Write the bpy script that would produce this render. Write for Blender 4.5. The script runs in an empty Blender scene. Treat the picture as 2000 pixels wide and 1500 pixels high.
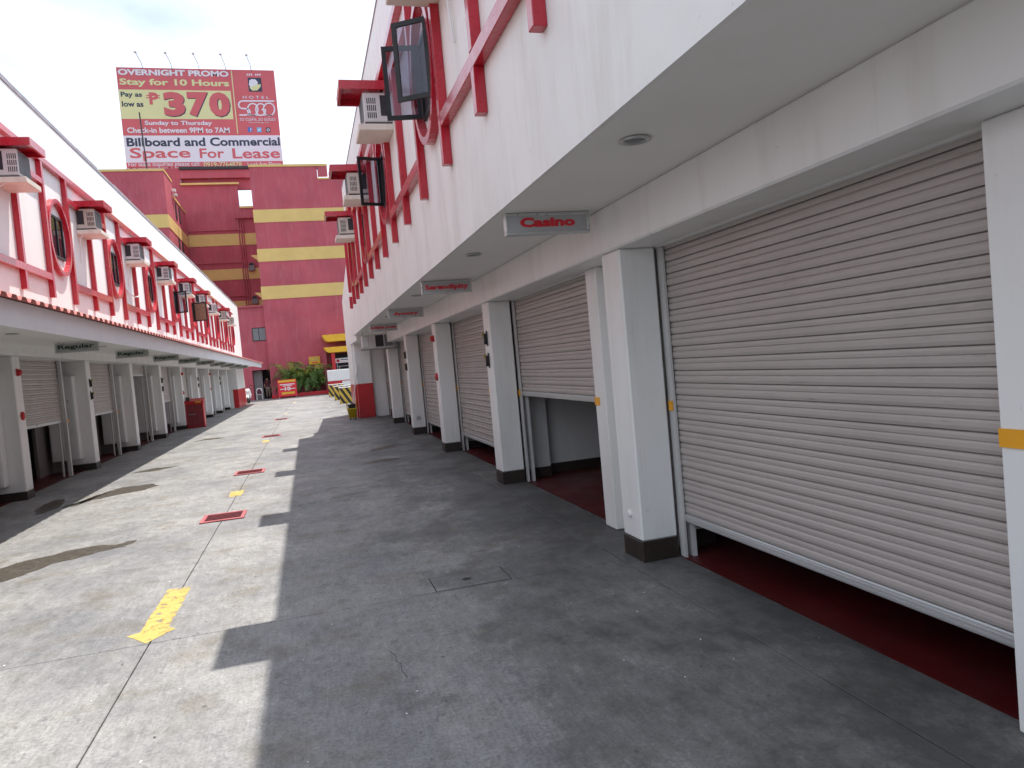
import bpy, math, random
from mathutils import Vector, Matrix
random.seed(7)
scene = bpy.context.scene
COL = scene.collection

# ------------------------------------------------------------------ camera
CAM_H = 1.6
FPX, YAW, PITCH, ROLL = 1406.05, 0.274646, -0.037746, -0.089336
def cam_axes():
    f = Vector((math.sin(YAW)*math.cos(PITCH), math.cos(YAW)*math.cos(PITCH), math.sin(PITCH)))
    r0 = Vector((math.cos(YAW), -math.sin(YAW), 0)); u0 = r0.cross(f)
    r = r0*math.cos(ROLL) + u0*math.sin(ROLL); u = -r0*math.sin(ROLL) + u0*math.cos(ROLL)
    return r, u, f
_r, _u, _f = cam_axes()
cd = bpy.data.cameras.new('camera'); cam = bpy.data.objects.new('camera', cd); COL.objects.link(cam)
cd.sensor_width = 36; cd.lens = FPX/2000*36; cd.clip_start = .05; cd.clip_end = 5000
M = Matrix((_r, _u, -_f)).transposed().to_4x4(); M.translation = (0, 0, CAM_H)
cam.matrix_world = M
scene.camera = cam

# ------------------------------------------------------------------ light
SUN_A, SUN_B = -0.265, -0.273          # light travel in x, y per metre of drop
d = Vector((SUN_A, SUN_B, -1)).normalized()
sd = bpy.data.lights.new('sun', 'SUN'); sun = bpy.data.objects.new('sun', sd); COL.objects.link(sun)
sd.energy = 5.0; sd.angle = math.radians(.5); sd.color = (1, .95, .87)
sun.rotation_euler = d.to_track_quat('-Z', 'Y').to_euler(); sun.location = (10, 10, 40)
elev = math.asin(-d.z); az = math.atan2(-d.x, -d.y)
w = bpy.data.worlds.new('World'); scene.world = w; w.use_nodes = True
nt = w.node_tree; nt.nodes.clear()
def N(t, ty, **k):
    n = t.nodes.new(ty)
    for a, b in k.items(): setattr(n, a, b)
    return n
out = N(nt, 'ShaderNodeOutputWorld'); bg = N(nt, 'ShaderNodeBackground'); bg.inputs[1].default_value = .12
sky = N(nt, 'ShaderNodeTexSky', sky_type='NISHITA', sun_disc=False); sky.sun_elevation = elev; sky.sun_rotation = az
sky.air_density = 1.0; sky.dust_density = 1.6; sky.ozone_density = 1.0
tc = N(nt, 'ShaderNodeTexCoord'); mp = N(nt, 'ShaderNodeMapping'); mp.inputs['Scale'].default_value = (1, 1, 2.2)
ns = N(nt, 'ShaderNodeTexNoise'); ns.inputs['Scale'].default_value = 2.6; ns.inputs['Detail'].default_value = 6; ns.inputs['Roughness'].default_value = .55
rp = N(nt, 'ShaderNodeValToRGB'); rp.color_ramp.elements[0].position = .36; rp.color_ramp.elements[1].position = .62
rp.color_ramp.elements[0].color = (.45,)*3+(1,); rp.color_ramp.elements[1].color = (.97,)*3+(1,)
mx = N(nt, 'ShaderNodeMixRGB'); mx.inputs[2].default_value = (8.3, 9.2, 10.4, 1)
for a, b in ((tc.outputs['Generated'], mp.inputs[0]), (mp.outputs[0], ns.inputs['Vector']), (ns.outputs['Fac'], rp.inputs[0]), (rp.outputs[0], mx.inputs[0]),
             (sky.outputs[0], mx.inputs[1]), (mx.outputs[0], bg.inputs[0]), (bg.outputs[0], out.inputs[0])): nt.links.new(a, b)
vs = scene.view_settings; vs.view_transform = 'Standard'; vs.look = 'None'; vs.gamma = 1; vs.use_curve_mapping = False
vs.exposure = 0.40
scene.render.engine = 'CYCLES'

# ------------------------------------------------------------------ materials
MATS = {}
def new_mat(name):
    m = bpy.data.materials.new(name); m.use_nodes = True; t = m.node_tree
    b = t.nodes['Principled BSDF']; MATS[name] = m
    return m, t, b
def pos_node(t, scale=(1, 1, 1)):
    g = N(t, 'ShaderNodeNewGeometry'); mp = N(t, 'ShaderNodeMapping'); mp.inputs['Scale'].default_value = scale
    t.links.new(g.outputs['Position'], mp.inputs[0]); return mp.outputs[0]
def noise(t, vec, scale, detail=4, rough=.55):
    n = N(t, 'ShaderNodeTexNoise'); n.inputs['Scale'].default_value = scale; n.inputs['Detail'].default_value = detail
    n.inputs['Roughness'].default_value = rough; t.links.new(vec, n.inputs['Vector']); return n.outputs['Fac']
def ramp(t, fac, stops):
    r = N(t, 'ShaderNodeValToRGB'); e = r.color_ramp.elements
    while len(e) < len(stops): e.new(.5)
    for x, (p, c) in zip(e, stops):
        x.position = p; x.color = tuple(c)+(1,) if len(c) == 3 else c
    t.links.new(fac, r.inputs[0]); return r.outputs[0]
def mix(t, fac, a, b, mode='MIX'):
    m = N(t, 'ShaderNodeMixRGB', blend_type=mode)
    for s, v in ((0, fac), (1, a), (2, b)):
        if hasattr(v, 'node'): t.links.new(v, m.inputs[s])
        else: m.inputs[s].default_value = v if s == 0 else (tuple(v)+(1,) if len(v) == 3 else v)
    return m.outputs[0]
def bump(t, b, h, strength=.2, dist=.01):
    n = N(t, 'ShaderNodeBump'); n.inputs['Strength'].default_value = strength; n.inputs['Distance'].default_value = dist
    t.links.new(h, n.inputs['Height']); t.links.new(n.outputs[0], b.inputs['Normal'])
def g3(v): return (v, v, v)
def paint(name, col, rough=.45, var=.08, scale=3., dirt=None, dirt_amt=0., streak=False, bmp=.1, bscale=60., metallic=0., spec=.5):
    m, t, b = new_mat(name)
    v = pos_node(t); f = noise(t, v, scale, 5)
    lo = tuple(max(0, c*(1-var)) for c in col); hi = tuple(min(1, c*(1+var)) for c in col)
    c = ramp(t, f, [(.3, lo), (.7, hi)])
    if dirt:
        vv = pos_node(t, (2.0, 2.0, .3) if streak else (1, 1, 1))
        df = noise(t, vv, 1.5 if streak else 1.3, 7, .7)
        df = ramp(t, df, [(.5, g3(0)), (.78, g3(dirt_amt))])
        c = mix(t, df, c, dirt)
    t.links.new(c, b.inputs['Base Color']); b.inputs['Roughness'].default_value = rough; b.inputs['Metallic'].default_value = metallic
    b.inputs['Specular IOR Level'].default_value = spec
    if bmp: bump(t, b, noise(t, pos_node(t), bscale, 3), bmp, .004)
    rr = ramp(t, noise(t, pos_node(t), scale*2.3, 4), [(.3, g3(max(.05, rough-.08))), (.7, g3(min(1, rough+.1)))])
    t.links.new(rr, b.inputs['Roughness'])
    return m
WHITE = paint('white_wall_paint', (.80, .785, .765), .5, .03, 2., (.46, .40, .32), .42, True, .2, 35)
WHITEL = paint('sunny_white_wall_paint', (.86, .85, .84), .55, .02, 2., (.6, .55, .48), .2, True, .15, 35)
WHITE2 = paint('white_smooth_paint', (.80, .79, .775), .42, .025, 1.5, (.45, .40, .33), .34, True, .08, 25)
for _w in (WHITE, WHITE2):
    _t = _w.node_tree; _b = _t.nodes['Principled BSDF']; _c = _b.inputs['Base Color'].links[0].from_socket
    _m = ramp(_t, noise(_t, pos_node(_t), 9., 7, .75), [(.665, g3(0)), (.70, g3(.55))])
    _c = mix(_t, _m, _c, (.30, .26, .22))
    _m = ramp(_t, noise(_t, pos_node(_t, (5, 5, .16)), 1.7, 6, .7), [(.62, g3(0)), (.74, g3(.24))])
    _t.links.new(mix(_t, _m, _c, (.42, .36, .30)), _b.inputs['Base Color'])
SOFFIT = paint('soffit_paint', (.82, .80, .77), .55, .03, 1.2, (.5, .46, .4), .15, False, .05, 10)
RED = paint('red_trim_paint', (.46, .012, .03), .3, .10, 6., (.52, .09, .10), .18, False, .06, 40, 0., .25)
RED.node_tree.nodes['Principled BSDF'].inputs['Coat Weight'].default_value = .7; RED.node_tree.nodes['Principled BSDF'].inputs['Coat Roughness'].default_value = .12
REDBASE = paint('red_gloss_paint', (.50, .014, .02), .35, .08, 2., (.25, .02, .02), .4, False, .08, 30)
SKIRT = paint('dark_brown_skirting', (.028, .019, .015), .45, .2, 5.)
SLAT = paint('shutter_slat_paint', (.44, .39, .365), .42, .025, .8, (.22, .20, .19), .22, False, .03, 20, 0.)
_t = SLAT.node_tree; _b = _t.nodes['Principled BSDF']; _c = _b.inputs['Base Color'].links[0].from_socket
_m = ramp(_t, noise(_t, pos_node(_t, (1, 1.6, 26)), 1.2, 7, .72), [(.60, g3(0)), (.70, g3(.42))])
_t.links.new(mix(_t, _m, _c, (.13, .11, .10)), _b.inputs['Base Color'])
SLATBAR = paint('shutter_bottom_rail', (.55, .55, .55), .35, .05, 2., None, 0, False, 0, 10, .4)
GUIDE = paint('shutter_guide_paint', (.55, .54, .53), .4, .06, 4., (.2, .18, .16), .5, True)
DARK = paint('dark_metal', (.02, .02, .022), .4, .15, 5.)
BLACKF = paint('black_window_frame', (.010, .010, .012), .5, .1, 5., None, 0, False, 0)
STEEL = paint('grey_steel', (.32, .32, .33), .4, .1, 4., (.2, .12, .08), .4, False, .05, 30, .6)
COPING = paint('grey_flashing', (.33, .30, .33), .5, .15, 2., (.16, .15, .15), .6, False)
ACWHITE = paint('ac_casing', (.62, .60, .60), .45, .05, 3., (.35, .30, .25), .3, True)
ACOLD = paint('aged_ac_casing', (.55, .50, .44), .5, .08, 3., (.3, .22, .15), .5, True)
ACGREY = paint('ac_grille_grey', (.18, .18, .19), .5, .1, 6.)
ACDARK = paint('ac_vent_dark', (.025, .022, .028), .6, .1, 6.)
SHELF = paint('cream_shelf', (.72, .66, .58), .55, .06, 3., (.35, .25, .17), .5, True)
SIGNF = paint('aluminium_frame', (.55, .56, .56), .32, .05, 4., None, 0, False, 0, 10, .5)
SIGNP = paint('grey_sign_panel', (.42, .42, .43), .4, .04, 3., None, 0, False, 0)
SIGNL = paint('grey_green_sign_panel', (.36, .38, .35), .4, .05, 3., None, 0, False, 0)
TXRED = paint('red_lettering', (.68, .015, .03), .4, .05, 3., None, 0, False, 0)
TXGREEN = paint('dark_green_lettering', (.012, .04, .03), .4, .05, 3., None, 0, False, 0)
YELLOW = paint('yellow_paint', (.75, .42, .02), .45, .1, 6.)
ORANGE = paint('orange_tape', (.85, .38, .02), .45, .05, 6.)
GFLOOR = paint('red_garage_floor', (.085, .006, .007), .42, .25, 1.6, (.04, .02, .02), .5, False, .1, 20)
INNERL = paint('shade_darkened_garage_wall', (.24, .215, .21), .7, .08, 1.5)  # left garages: inner wall colour darkened to carry the shade inside
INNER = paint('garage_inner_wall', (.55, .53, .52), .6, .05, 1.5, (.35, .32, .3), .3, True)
TRED = paint('glare_faded_red_stucco', (.44, .082, .11), .75, .14, .5, (.56, .22, .25), .4, True, .3, 12)  # faded red, with the pale wash of veiling glare put into the colour
TYEL = paint('faded_yellow_paint', (.68, .48, .17), .7, .06, 1., (.6, .42, .2), .4, False, .2, 12)
ROOF = paint('salmon_roof_sheet', (.52, .17, .15), .5, .15, 4., (.25, .1, .09), .5, False)
FASCIA = paint('white_fascia', (.74, .75, .77), .45, .02, 1.2, (.55, .52, .5), .25, True, .03, 10)
PWHITE = paint('white_plastic', (.78, .78, .78), .35, .03, 3., None, 0, False, 0)
BLACK = paint('black_rubber', (.015, .015, .015), .6, .1, 5.)
MOP = paint('grey_mop_yarn', (.10, .09, .08), .9, .3, 30.)
BYEL = paint('yellow_bucket_plastic', (.62, .42, .01), .35, .06, 3., (.3, .2, .03), .4, False)
SKIN = paint('skin', (.30, .17, .11), .5, .05, 8.)
SHIRT = paint('dark_red_shirt', (.09, .02, .03), .8, .2, 10.)
TROUS = paint('light_brown_trousers', (.25, .19, .15), .8, .2, 10.)
HAIR = paint('black_hair', (.01, .01, .01), .5, .2, 10.)
LEAF = paint('palm_leaf_green', (.085, .16, .028), .42, .4, 9., (.16, .20, .04), .6, False, 0)
LEAFSUN = paint('sunlit_palm_leaf', (.30, .34, .04), .42, .3, 9., None, 0, False, 0)  # lighter leaf copy: sunlight on the top fronds put into the colour
TRUNK = paint('palm_stem', (.12, .11, .05), .7, .3, 10.)
BBRED = paint('billboard_red', (.54, .105, .125), .5, .07, .4, None, 0, False, 0)
BBYEL = paint('billboard_yellow_green', (.62, .64, .34), .5, .04, .4, None, 0, False, 0)
BBWHITE = paint('billboard_pale_white', (.66, .68, .76), .5, .03, .4, None, 0, False, 0)
BBNAVY = paint('billboard_navy', (.025, .035, .075), .5, .05, .4, None, 0, False, 0)
BBBLUE = paint('billboard_icon_blue', (.05, .15, .5), .5, .05, .4, None, 0, False, 0)
BBCYAN = paint('billboard_icon_cyan', (.12, .45, .75), .5, .05, .4, None, 0, False, 0)
LAMPM = paint('lamp_glass', (.6, .6, .58), .15, .05, 5., None, 0, False, 0)
BRASS = paint('brass', (.42, .33, .12), .35, .15, 20., None, 0, False, 0, 10, .7)
PAVBASE = paint('joint_dark', (.035, .034, .032), .9, .3, 6.)
CURT = paint('brown_curtain', (.26, .17, .11), .8, .25, 12.)
ROOM = paint('dim_room', (.10, .10, .11), .7, .2, 2.)

# tinted window glass
m, t, b = new_mat('tinted_glass'); o = t.nodes['Material Output']
tr = N(t, 'ShaderNodeBsdfTransparent'); tr.inputs[0].default_value = (.70, .70, .75, 1)
gl = N(t, 'ShaderNodeBsdfGlossy'); gl.inputs['Roughness'].default_value = .03; gl.inputs[0].default_value = (.9, .9, .95, 1)
fr = N(t, 'ShaderNodeFresnel'); fr.inputs[0].default_value = 1.5; ms = N(t, 'ShaderNodeMixShader')
for a, c in ((fr.outputs[0], ms.inputs[0]), (tr.outputs[0], ms.inputs[1]), (gl.outputs[0], ms.inputs[2]), (ms.outputs[0], o.inputs[0])): t.links.new(a, c)
GLASS = m
# wet, silty concrete
m, t, b = new_mat('wet_concrete'); o = t.nodes['Material Output']
t.links.new(ramp(t, noise(t, pos_node(t), 16., 7, .7), [(.32, (.045, .038, .030)), (.55, (.095, .082, .066)), (.72, (.17, .155, .13))]), b.inputs['Base Color'])
b.inputs['Roughness'].default_value = .35; b.inputs['Specular IOR Level'].default_value = .35
tr = N(t, 'ShaderNodeBsdfTransparent'); ms = N(t, 'ShaderNodeMixShader')
t.links.new(ramp(t, noise(t, pos_node(t), 7., 8, .75), [(.36, g3(.25)), (.46, g3(.92))]), ms.inputs[0]); t.links.new(tr.outputs[0], ms.inputs[1]); t.links.new(b.outputs[0], ms.inputs[2]); t.links.new(ms.outputs[0], o.inputs[0])
WET = m
# worn yellow road paint
m, t, b = new_mat('worn_yellow_marking'); o = t.nodes['Material Output']
f = noise(t, pos_node(t), 13., 8, .75)
t.links.new(ramp(t, noise(t, pos_node(t), 9., 4), [(.3, (.50, .34, .08)), (.7, (.60, .43, .13))]), b.inputs['Base Color']); b.inputs['Roughness'].default_value = .7
tr = N(t, 'ShaderNodeBsdfTransparent'); ms = N(t, 'ShaderNodeMixShader')
t.links.new(ramp(t, f, [(.41, g3(.1)), (.47, g3(.93))]), ms.inputs[0]); t.links.new(tr.outputs[0], ms.inputs[1]); t.links.new(b.outputs[0], ms.inputs[2]); t.links.new(ms.outputs[0], o.inputs[0])
MARK = m
# concrete
m, t, b = new_mat('concrete_slab')
v = pos_node(t)
c = ramp(t, noise(t, v, .9, 6, .6), [(.3, (.205, .205, .207)), (.72, (.335, .326, .315))])
c = mix(t, .8, c, ramp(t, noise(t, pos_node(t, (1, .35, 1)), 5., 6, .65), [(.25, (.78, .78, .78)), (.75, (1.12, 1.12, 1.12))]), 'MULTIPLY')
brush = noise(t, pos_node(t, (55, 2.6, 1)), 1.3, 4, .65)                       # broom finish
c = mix(t, .6, c, ramp(t, brush, [(.32, g3(.80)), (.68, g3(1.14))]), 'MULTIPLY')
st = ramp(t, noise(t, pos_node(t, (1, .6, 1)), .75, 5, .62), [(.47, g3(0)), (.70, g3(.72))])   # grime
c = mix(t, st, c, (.115, .118, .135))
st2 = ramp(t, noise(t, v, 2.1, 5, .6), [(.52, g3(0)), (.70, g3(.65))])
c = mix(t, st2, c, (.15, .128, .095))
st3 = ramp(t, noise(t, pos_node(t, (1.6, .9, 1)), 4.3, 10, .76), [(.56, g3(0)), (.62, g3(.5))])
c = mix(t, st3, c, (.10, .10, .105))
vo = N(t, 'ShaderNodeTexVoronoi'); vo.inputs['Scale'].default_value = 2.4; t.links.new(v, vo.inputs['Vector'])
sp = ramp(t, vo.outputs['Distance'], [(.018, g3(.75)), (.045, g3(0))])         # gum and oil spots
c = mix(t, sp, c, (.05, .048, .048))
vo2 = N(t, 'ShaderNodeTexVoronoi'); vo2.inputs['Scale'].default_value = 5.1; t.links.new(v, vo2.inputs['Vector'])
c = mix(t, ramp(t, vo2.outputs['Distance'], [(.012, g3(.8)), (.02, g3(0))]), c, (.62, .6, .56))
c = mix(t, .8, c, ramp(t, noise(t, pos_node(t, (1, .55, 1)), 14., 8, .78), [(.36, g3(.70)), (.64, g3(1.22))]), 'MULTIPLY')
c = mix(t, .8, c, ramp(t, noise(t, v, 55., 4, .8), [(.36, g3(.68)), (.64, g3(1.26))]), 'MULTIPLY')
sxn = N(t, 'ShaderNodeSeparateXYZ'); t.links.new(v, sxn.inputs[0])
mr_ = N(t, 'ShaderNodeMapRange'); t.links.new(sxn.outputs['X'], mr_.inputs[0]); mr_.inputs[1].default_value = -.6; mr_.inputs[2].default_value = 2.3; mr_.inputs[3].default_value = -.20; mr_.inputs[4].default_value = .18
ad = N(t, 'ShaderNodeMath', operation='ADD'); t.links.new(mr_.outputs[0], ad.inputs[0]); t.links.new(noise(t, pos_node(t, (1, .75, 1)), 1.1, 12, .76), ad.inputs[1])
tg = ramp(t, ad.outputs[0], [(.46, g3(0)), (.53, g3(.42)), (.60, g3(.55)), (.70, g3(.88))])        # oil grime plus painted-in shade, deepening towards the right garages
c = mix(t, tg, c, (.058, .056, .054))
mot = ramp(t, noise(t, v, 7.5, 10, .78), [(.575, g3(0)), (.63, g3(.5))])
c = mix(t, mot, c, (.09, .09, .098))
t.links.new(c, b.inputs['Base Color'])
t.links.new(ramp(t, noise(t, v, 1.7, 4), [(.3, g3(.5)), (.7, g3(.8))]), b.inputs['Roughness'])
h = mix(t, .5, noise(t, v, 90., 4, .7), brush); bump(t, b, h, .35, .004)
CONC = m
# striped barrier paint (diagonal)
m, t, b = new_mat('yellow_black_stripes')
tcn = N(t, 'ShaderNodeTexCoord'); sx = N(t, 'ShaderNodeSeparateXYZ'); t.links.new(tcn.outputs['Object'], sx.inputs[0])
ma = N(t, 'ShaderNodeMath', operation='MULTIPLY_ADD'); t.links.new(sx.outputs['X'], ma.inputs[0]); ma.inputs[1].default_value = 1.7; t.links.new(sx.outputs['Z'], ma.inputs[2])
mb_ = N(t, 'ShaderNodeMath', operation='MULTIPLY'); t.links.new(ma.outputs[0], mb_.inputs[0]); mb_.inputs[1].default_value = 2.0
mc = N(t, 'ShaderNodeMath', operation='FRACT'); t.links.new(mb_.outputs[0], mc.inputs[0])
t.links.new(ramp(t, mc.outputs[0], [(.49, (.02, .018, .015)), (.51, (.60, .40, .05))]), b.inputs['Base Color']); b.inputs['Roughness'].default_value = .5
STRIPE = m

# ------------------------------------------------------------------ mesh helpers
class MB:
    def __init__(s): s.v = []; s.f = []; s.m = []; s.mats = []
    def mi(s, mat):
        if mat is None: return 0
        if mat not in s.mats: s.mats.append(mat)
        return s.mats.index(mat)
    def add(s, vs, fs, mat=None):
        o = len(s.v); k = s.mi(mat); s.v += [tuple(p) for p in vs]
        for f in fs: s.f.append(tuple(i+o for i in f)); s.m.append(k)
        return s
    def box(s, x0, x1, y0, y1, z0, z1, mat=None, c=0.):
        x0, x1 = sorted((x0, x1)); y0, y1 = sorted((y0, y1)); z0, z1 = sorted((z0, z1))
        if c <= 0:
            vs = [(x, y, z) for z in (z0, z1) for y in (y0, y1) for x in (x0, x1)]
            return s.add(vs, [(0, 2, 3, 1), (4, 5, 7, 6), (0, 1, 5, 4), (2, 6, 7, 3), (0, 4, 6, 2), (1, 3, 7, 5)], mat)
        c = min(c, (x1-x0)*.45, (y1-y0)*.45, (z1-z0)*.45)
        X = (x0, x1); Y = (y0, y1); Z = (z0, z1); vs = []; idx = {}
        for i in (0, 1):
            for j in (0, 1):
                for k in (0, 1):
                    sx = 1-2*i; sy = 1-2*j; sz = 1-2*k
                    idx[i, j, k] = len(vs)
                    vs += [(X[i], Y[j]+sy*c, Z[k]+sz*c), (X[i]+sx*c, Y[j], Z[k]+sz*c), (X[i]+sx*c, Y[j]+sy*c, Z[k])]
        q = lambda i, j, k, a: idx[i, j, k]+a
        fs = []
        for i in (0, 1):
            f = [q(i, 0, 0, 0), q(i, 1, 0, 0), q(i, 1, 1, 0), q(i, 0, 1, 0)]; fs.append(f if i else f[::-1])
            f = [q(0, i, 0, 1), q(0, i, 1, 1), q(1, i, 1, 1), q(1, i, 0, 1)]; fs.append(f if i else f[::-1])
            f = [q(0, 0, i, 2), q(1, 0, i, 2), q(1, 1, i, 2), q(0, 1, i, 2)]; fs.append(f if i else f[::-1])
        for i in (0, 1):
            for j in (0, 1):
                fs.append([q(i, j, 0, 0), q(i, j, 1, 0), q(i, j, 1, 1), q(i, j, 0, 1)])
                fs.append([q(i, 0, j, 0), q(i, 1, j, 0), q(i, 1, j, 2), q(i, 0, j, 2)])
                fs.append([q(0, i, j, 1), q(1, i, j, 1), q(1, i, j, 2), q(0, i, j, 2)])
        for key in idx: fs.append([idx[key], idx[key]+1, idx[key]+2])
        return s.add(vs, fs, mat)
    def prism(s, poly, axis, a0, a1, mat=None):
        """poly: 2-D points; axis 'x': poly is (y,z); 'y': (x,z); 'z': (x,y)"""
        def P(u, v, a): return {'x': (a, u, v), 'y': (u, a, v), 'z': (u, v, a)}[axis]
        n = len(poly); vs = [P(u, v, a0) for u, v in poly]+[P(u, v, a1) for u, v in poly]
        fs = [tuple(range(n))[::-1], tuple(range(n, 2*n))]+[(i, (i+1) % n, n+(i+1) % n, n+i) for i in range(n)]
        return s.add(vs, fs, mat)
    def tube(s, pts, r, mat=None, n=8, caps=True):
        pts = [Vector(p) for p in pts]; rs = r if isinstance(r, (list, tuple)) else [r]*len(pts); vs = []; fs = []
        for i, p in enumerate(pts):
            tdir = (pts[min(i+1, len(pts)-1)]-pts[max(i-1, 0)]).normalized()
            a = tdir.orthogonal().normalized() if i == 0 else (a - tdir*a.dot(tdir)).normalized()
            bb = tdir.cross(a)
            vs += [p+(a*math.cos(2*math.pi*k/n)+bb*math.sin(2*math.pi*k/n))*rs[i] for k in range(n)]
        for i in range(len(pts)-1):
            fs += [(i*n+k, i*n+(k+1) % n, (i+1)*n+(k+1) % n, (i+1)*n+k) for k in range(n)]
        if caps: fs += [tuple(range(n))[::-1], tuple(range((len(pts)-1)*n, len(pts)*n))]
        return s.add(vs, fs, mat)
    def lathe(s, prof, c, mat=None, n=16, axis='z'):
        vs = []; fs = []
        for r, h in prof:
            for k in range(n):
                a = 2*math.pi*k/n; u = r*math.cos(a); v2 = r*math.sin(a)
                vs.append({'z': (c[0]+u, c[1]+v2, c[2]+h), 'x': (c[0]+h, c[1]+u, c[2]+v2), 'y': (c[0]+u, c[1]+h, c[2]+v2)}[axis])
        for i in range(len(prof)-1):
            fs += [(i*n+k, i*n+(k+1) % n, (i+1)*n+(k+1) % n, (i+1)*n+k) for k in range(n)]
        fs += [tuple(range(n))[::-1], tuple(range((len(prof)-1)*n, len(prof)*n))]
        return s.add(vs, fs, mat)
    def mesh(s, name, mat, c):
        me = bpy.data.meshes.new(name)
        me.from_pydata([(x-c[0], y-c[1], z-c[2]) for x, y, z in s.v], [], s.f)
        for mm in (s.mats or [mat]): me.materials.append(mm)
        if s.mats:
            me.polygons.foreach_set('material_index', s.m)
        import bmesh
        bm = bmesh.new(); bm.from_mesh(me); bmesh.ops.recalc_face_normals(bm, faces=bm.faces); bm.to_mesh(me); bm.free()
        return me
WLOC = {}
def wl(o): return WLOC[o.name]
def link(name, me, loc, parent=None, scale=None):
    o = bpy.data.objects.new(name, me); COL.objects.link(o); loc = Vector(loc); WLOC[o.name] = loc
    if parent is not None: o.parent = parent; o.location = loc-wl(parent)
    else: o.location = loc
    if scale: o.scale = scale
    return o
def obj(name, mb, mat=None, parent=None, smooth=False):
    xs = list(zip(*mb.v)); c = ((min(xs[0])+max(xs[0]))/2, (min(xs[1])+max(xs[1]))/2, min(xs[2]))
    me = mb.mesh(name, mat, c)
    if smooth: me.polygons.foreach_set('use_smooth', [True]*len(me.polygons))
    return link(name, me, c, parent)
def B(*a, **k): return MB().box(*a, **k)
def thing(name, label, cat, loc=(0, 0, 0), group=None):
    o = bpy.data.objects.new(name, None); COL.objects.link(o); o.location = loc; o.empty_display_size = .2
    WLOC[o.name] = Vector(loc); tag(o, label, cat, group); return o
def tag(o, label, cat=None, group=None, kind=None):
    if label: o['label'] = label
    if cat: o['category'] = cat
    if group: o['group'] = group
    if kind: o['kind'] = kind
    return o
def text_mesh(s, x0, x1, z0, z1, bold=0., depth=.004, space=1.):
    """lettering lying in the x-z plane facing -y, stretched to the box; returns verts, faces"""
    cu = bpy.data.curves.new('t', 'FONT'); cu.body = s; cu.resolution_u = 3; cu.offset = bold; cu.space_character = space
    cu.extrude = .5; ob = bpy.data.objects.new('t', cu); COL.objects.link(ob)
    dg = bpy.context.evaluated_depsgraph_get(); me = bpy.data.meshes.new_from_object(ob.evaluated_get(dg))
    vs = [v.co.copy() for v in me.vertices]; fs = [tuple(p.vertices) for p in me.polygons]
    COL.objects.unlink(ob); bpy.data.objects.remove(ob); bpy.data.curves.remove(cu); bpy.data.meshes.remove(me)
    ax = min(v.x for v in vs); bx = max(v.x for v in vs); ay = min(v.y for v in vs); by = max(v.y for v in vs)
    return [(x0+(v.x-ax)/(bx-ax)*(x1-x0), -v.z*depth*2, z0+(v.y-ay)/(by-ay)*(z1-z0)) for v in vs], fs
def text(name, s, x0, x1, y, z0, z1, mat, parent, bold=0., depth=.004, space=1.):
    vs, fs = text_mesh(s, x0, x1, z0, z1, bold, depth, space)
    return obj(name, MB().add([(a, y-depth+bb, c) for a, bb, c in vs], fs), mat, parent)
ORD = ['first', 'second', 'third', 'fourth', 'fifth', 'sixth', 'seventh', 'eighth', 'ninth', 'tenth', 'eleventh', 'twelfth']

PB = 3.947                                   # bay pitch
# ------------------------------------------------------------------ ground
ground = obj('ground', B(-400, 400, -300, 700, -1.0, -.034), PAVBASE); tag(ground, None, kind='structure')
def slab(x0, x1, y0, y1):
    gap = .004
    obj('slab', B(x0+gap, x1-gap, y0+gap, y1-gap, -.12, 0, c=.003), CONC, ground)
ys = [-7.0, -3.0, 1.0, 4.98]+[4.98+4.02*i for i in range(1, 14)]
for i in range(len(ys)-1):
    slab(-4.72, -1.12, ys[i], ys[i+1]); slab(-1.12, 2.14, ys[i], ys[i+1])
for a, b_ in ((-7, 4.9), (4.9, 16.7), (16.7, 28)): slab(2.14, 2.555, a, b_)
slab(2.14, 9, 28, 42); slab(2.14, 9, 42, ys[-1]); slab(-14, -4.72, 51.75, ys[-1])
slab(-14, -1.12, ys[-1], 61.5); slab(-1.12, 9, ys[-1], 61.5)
# rectangular concrete patch with a lifting hole
cover = obj('concrete_cover', B(.727, 1.273, 4.998, 5.332, -.004, .003, c=.004), CONC); tag(cover, 'rectangular concrete access cover set in the shaded pavement', 'cover')
obj('joint_line', B(.721, 1.279, 4.992, 5.338, -.003, .0015), PAVBASE, cover)
obj('lifting_hole', MB().lathe([(.035, 0), (.03, .0015)], (.98, 5.17, .0031)), PAVBASE, cover)

def sheet(name, pts, mat, z, label, cat, group=None, jag=0.):
    pp = []
    for i, (x, y) in enumerate(pts):
        x2, y2 = pts[(i+1) % len(pts)]
        pp.append((x, y))
        if jag:
            n = max(1, int(math.hypot(x2-x, y2-y)/.07))
            for k in range(1, n): pp.append((x+(x2-x)*k/n+random.uniform(-jag, jag), y+(y2-y)*k/n+random.uniform(-jag, jag)))
    o = obj(name, MB().add([(x, y, z) for x, y in pp], [tuple(range(len(pp)))]), mat); tag(o, label, cat, group); return o
PUD = [(-3.2, 7.85), (-3.03, 8.03), (-2.87, 8.25), (-2.68, 8.32), (-2.52, 8.48), (-2.33, 8.52), (-2.11, 8.41), (-2.02, 8.52), (-1.92, 8.51), (-1.98, 8.24), (-2.13, 8.18), (-2.31, 8.04), (-2.55, 7.9), (-2.61, 7.7), (-2.69, 7.55), (-2.80, 7.42), (-3.2, 7.2)]
sheet('puddle', PUD, WET, .002, 'long ragged wet streak at the left edge of the sunlit concrete', 'puddle', None, .03)
sheet('puddle', [(-3.62, 11.74), (-3.41, 11.82), (-3.42, 12.66), (-3.29, 13.01), (-3.14, 13.37), (-2.68, 13.39), (-2.52, 13.07), (-2.66, 12.69), (-3, 12.52), (-3.33, 12.16)], WET, .002, 'wet patch reaching out of the canopy shade beside the first left column', 'puddle', None, .03)
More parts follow.
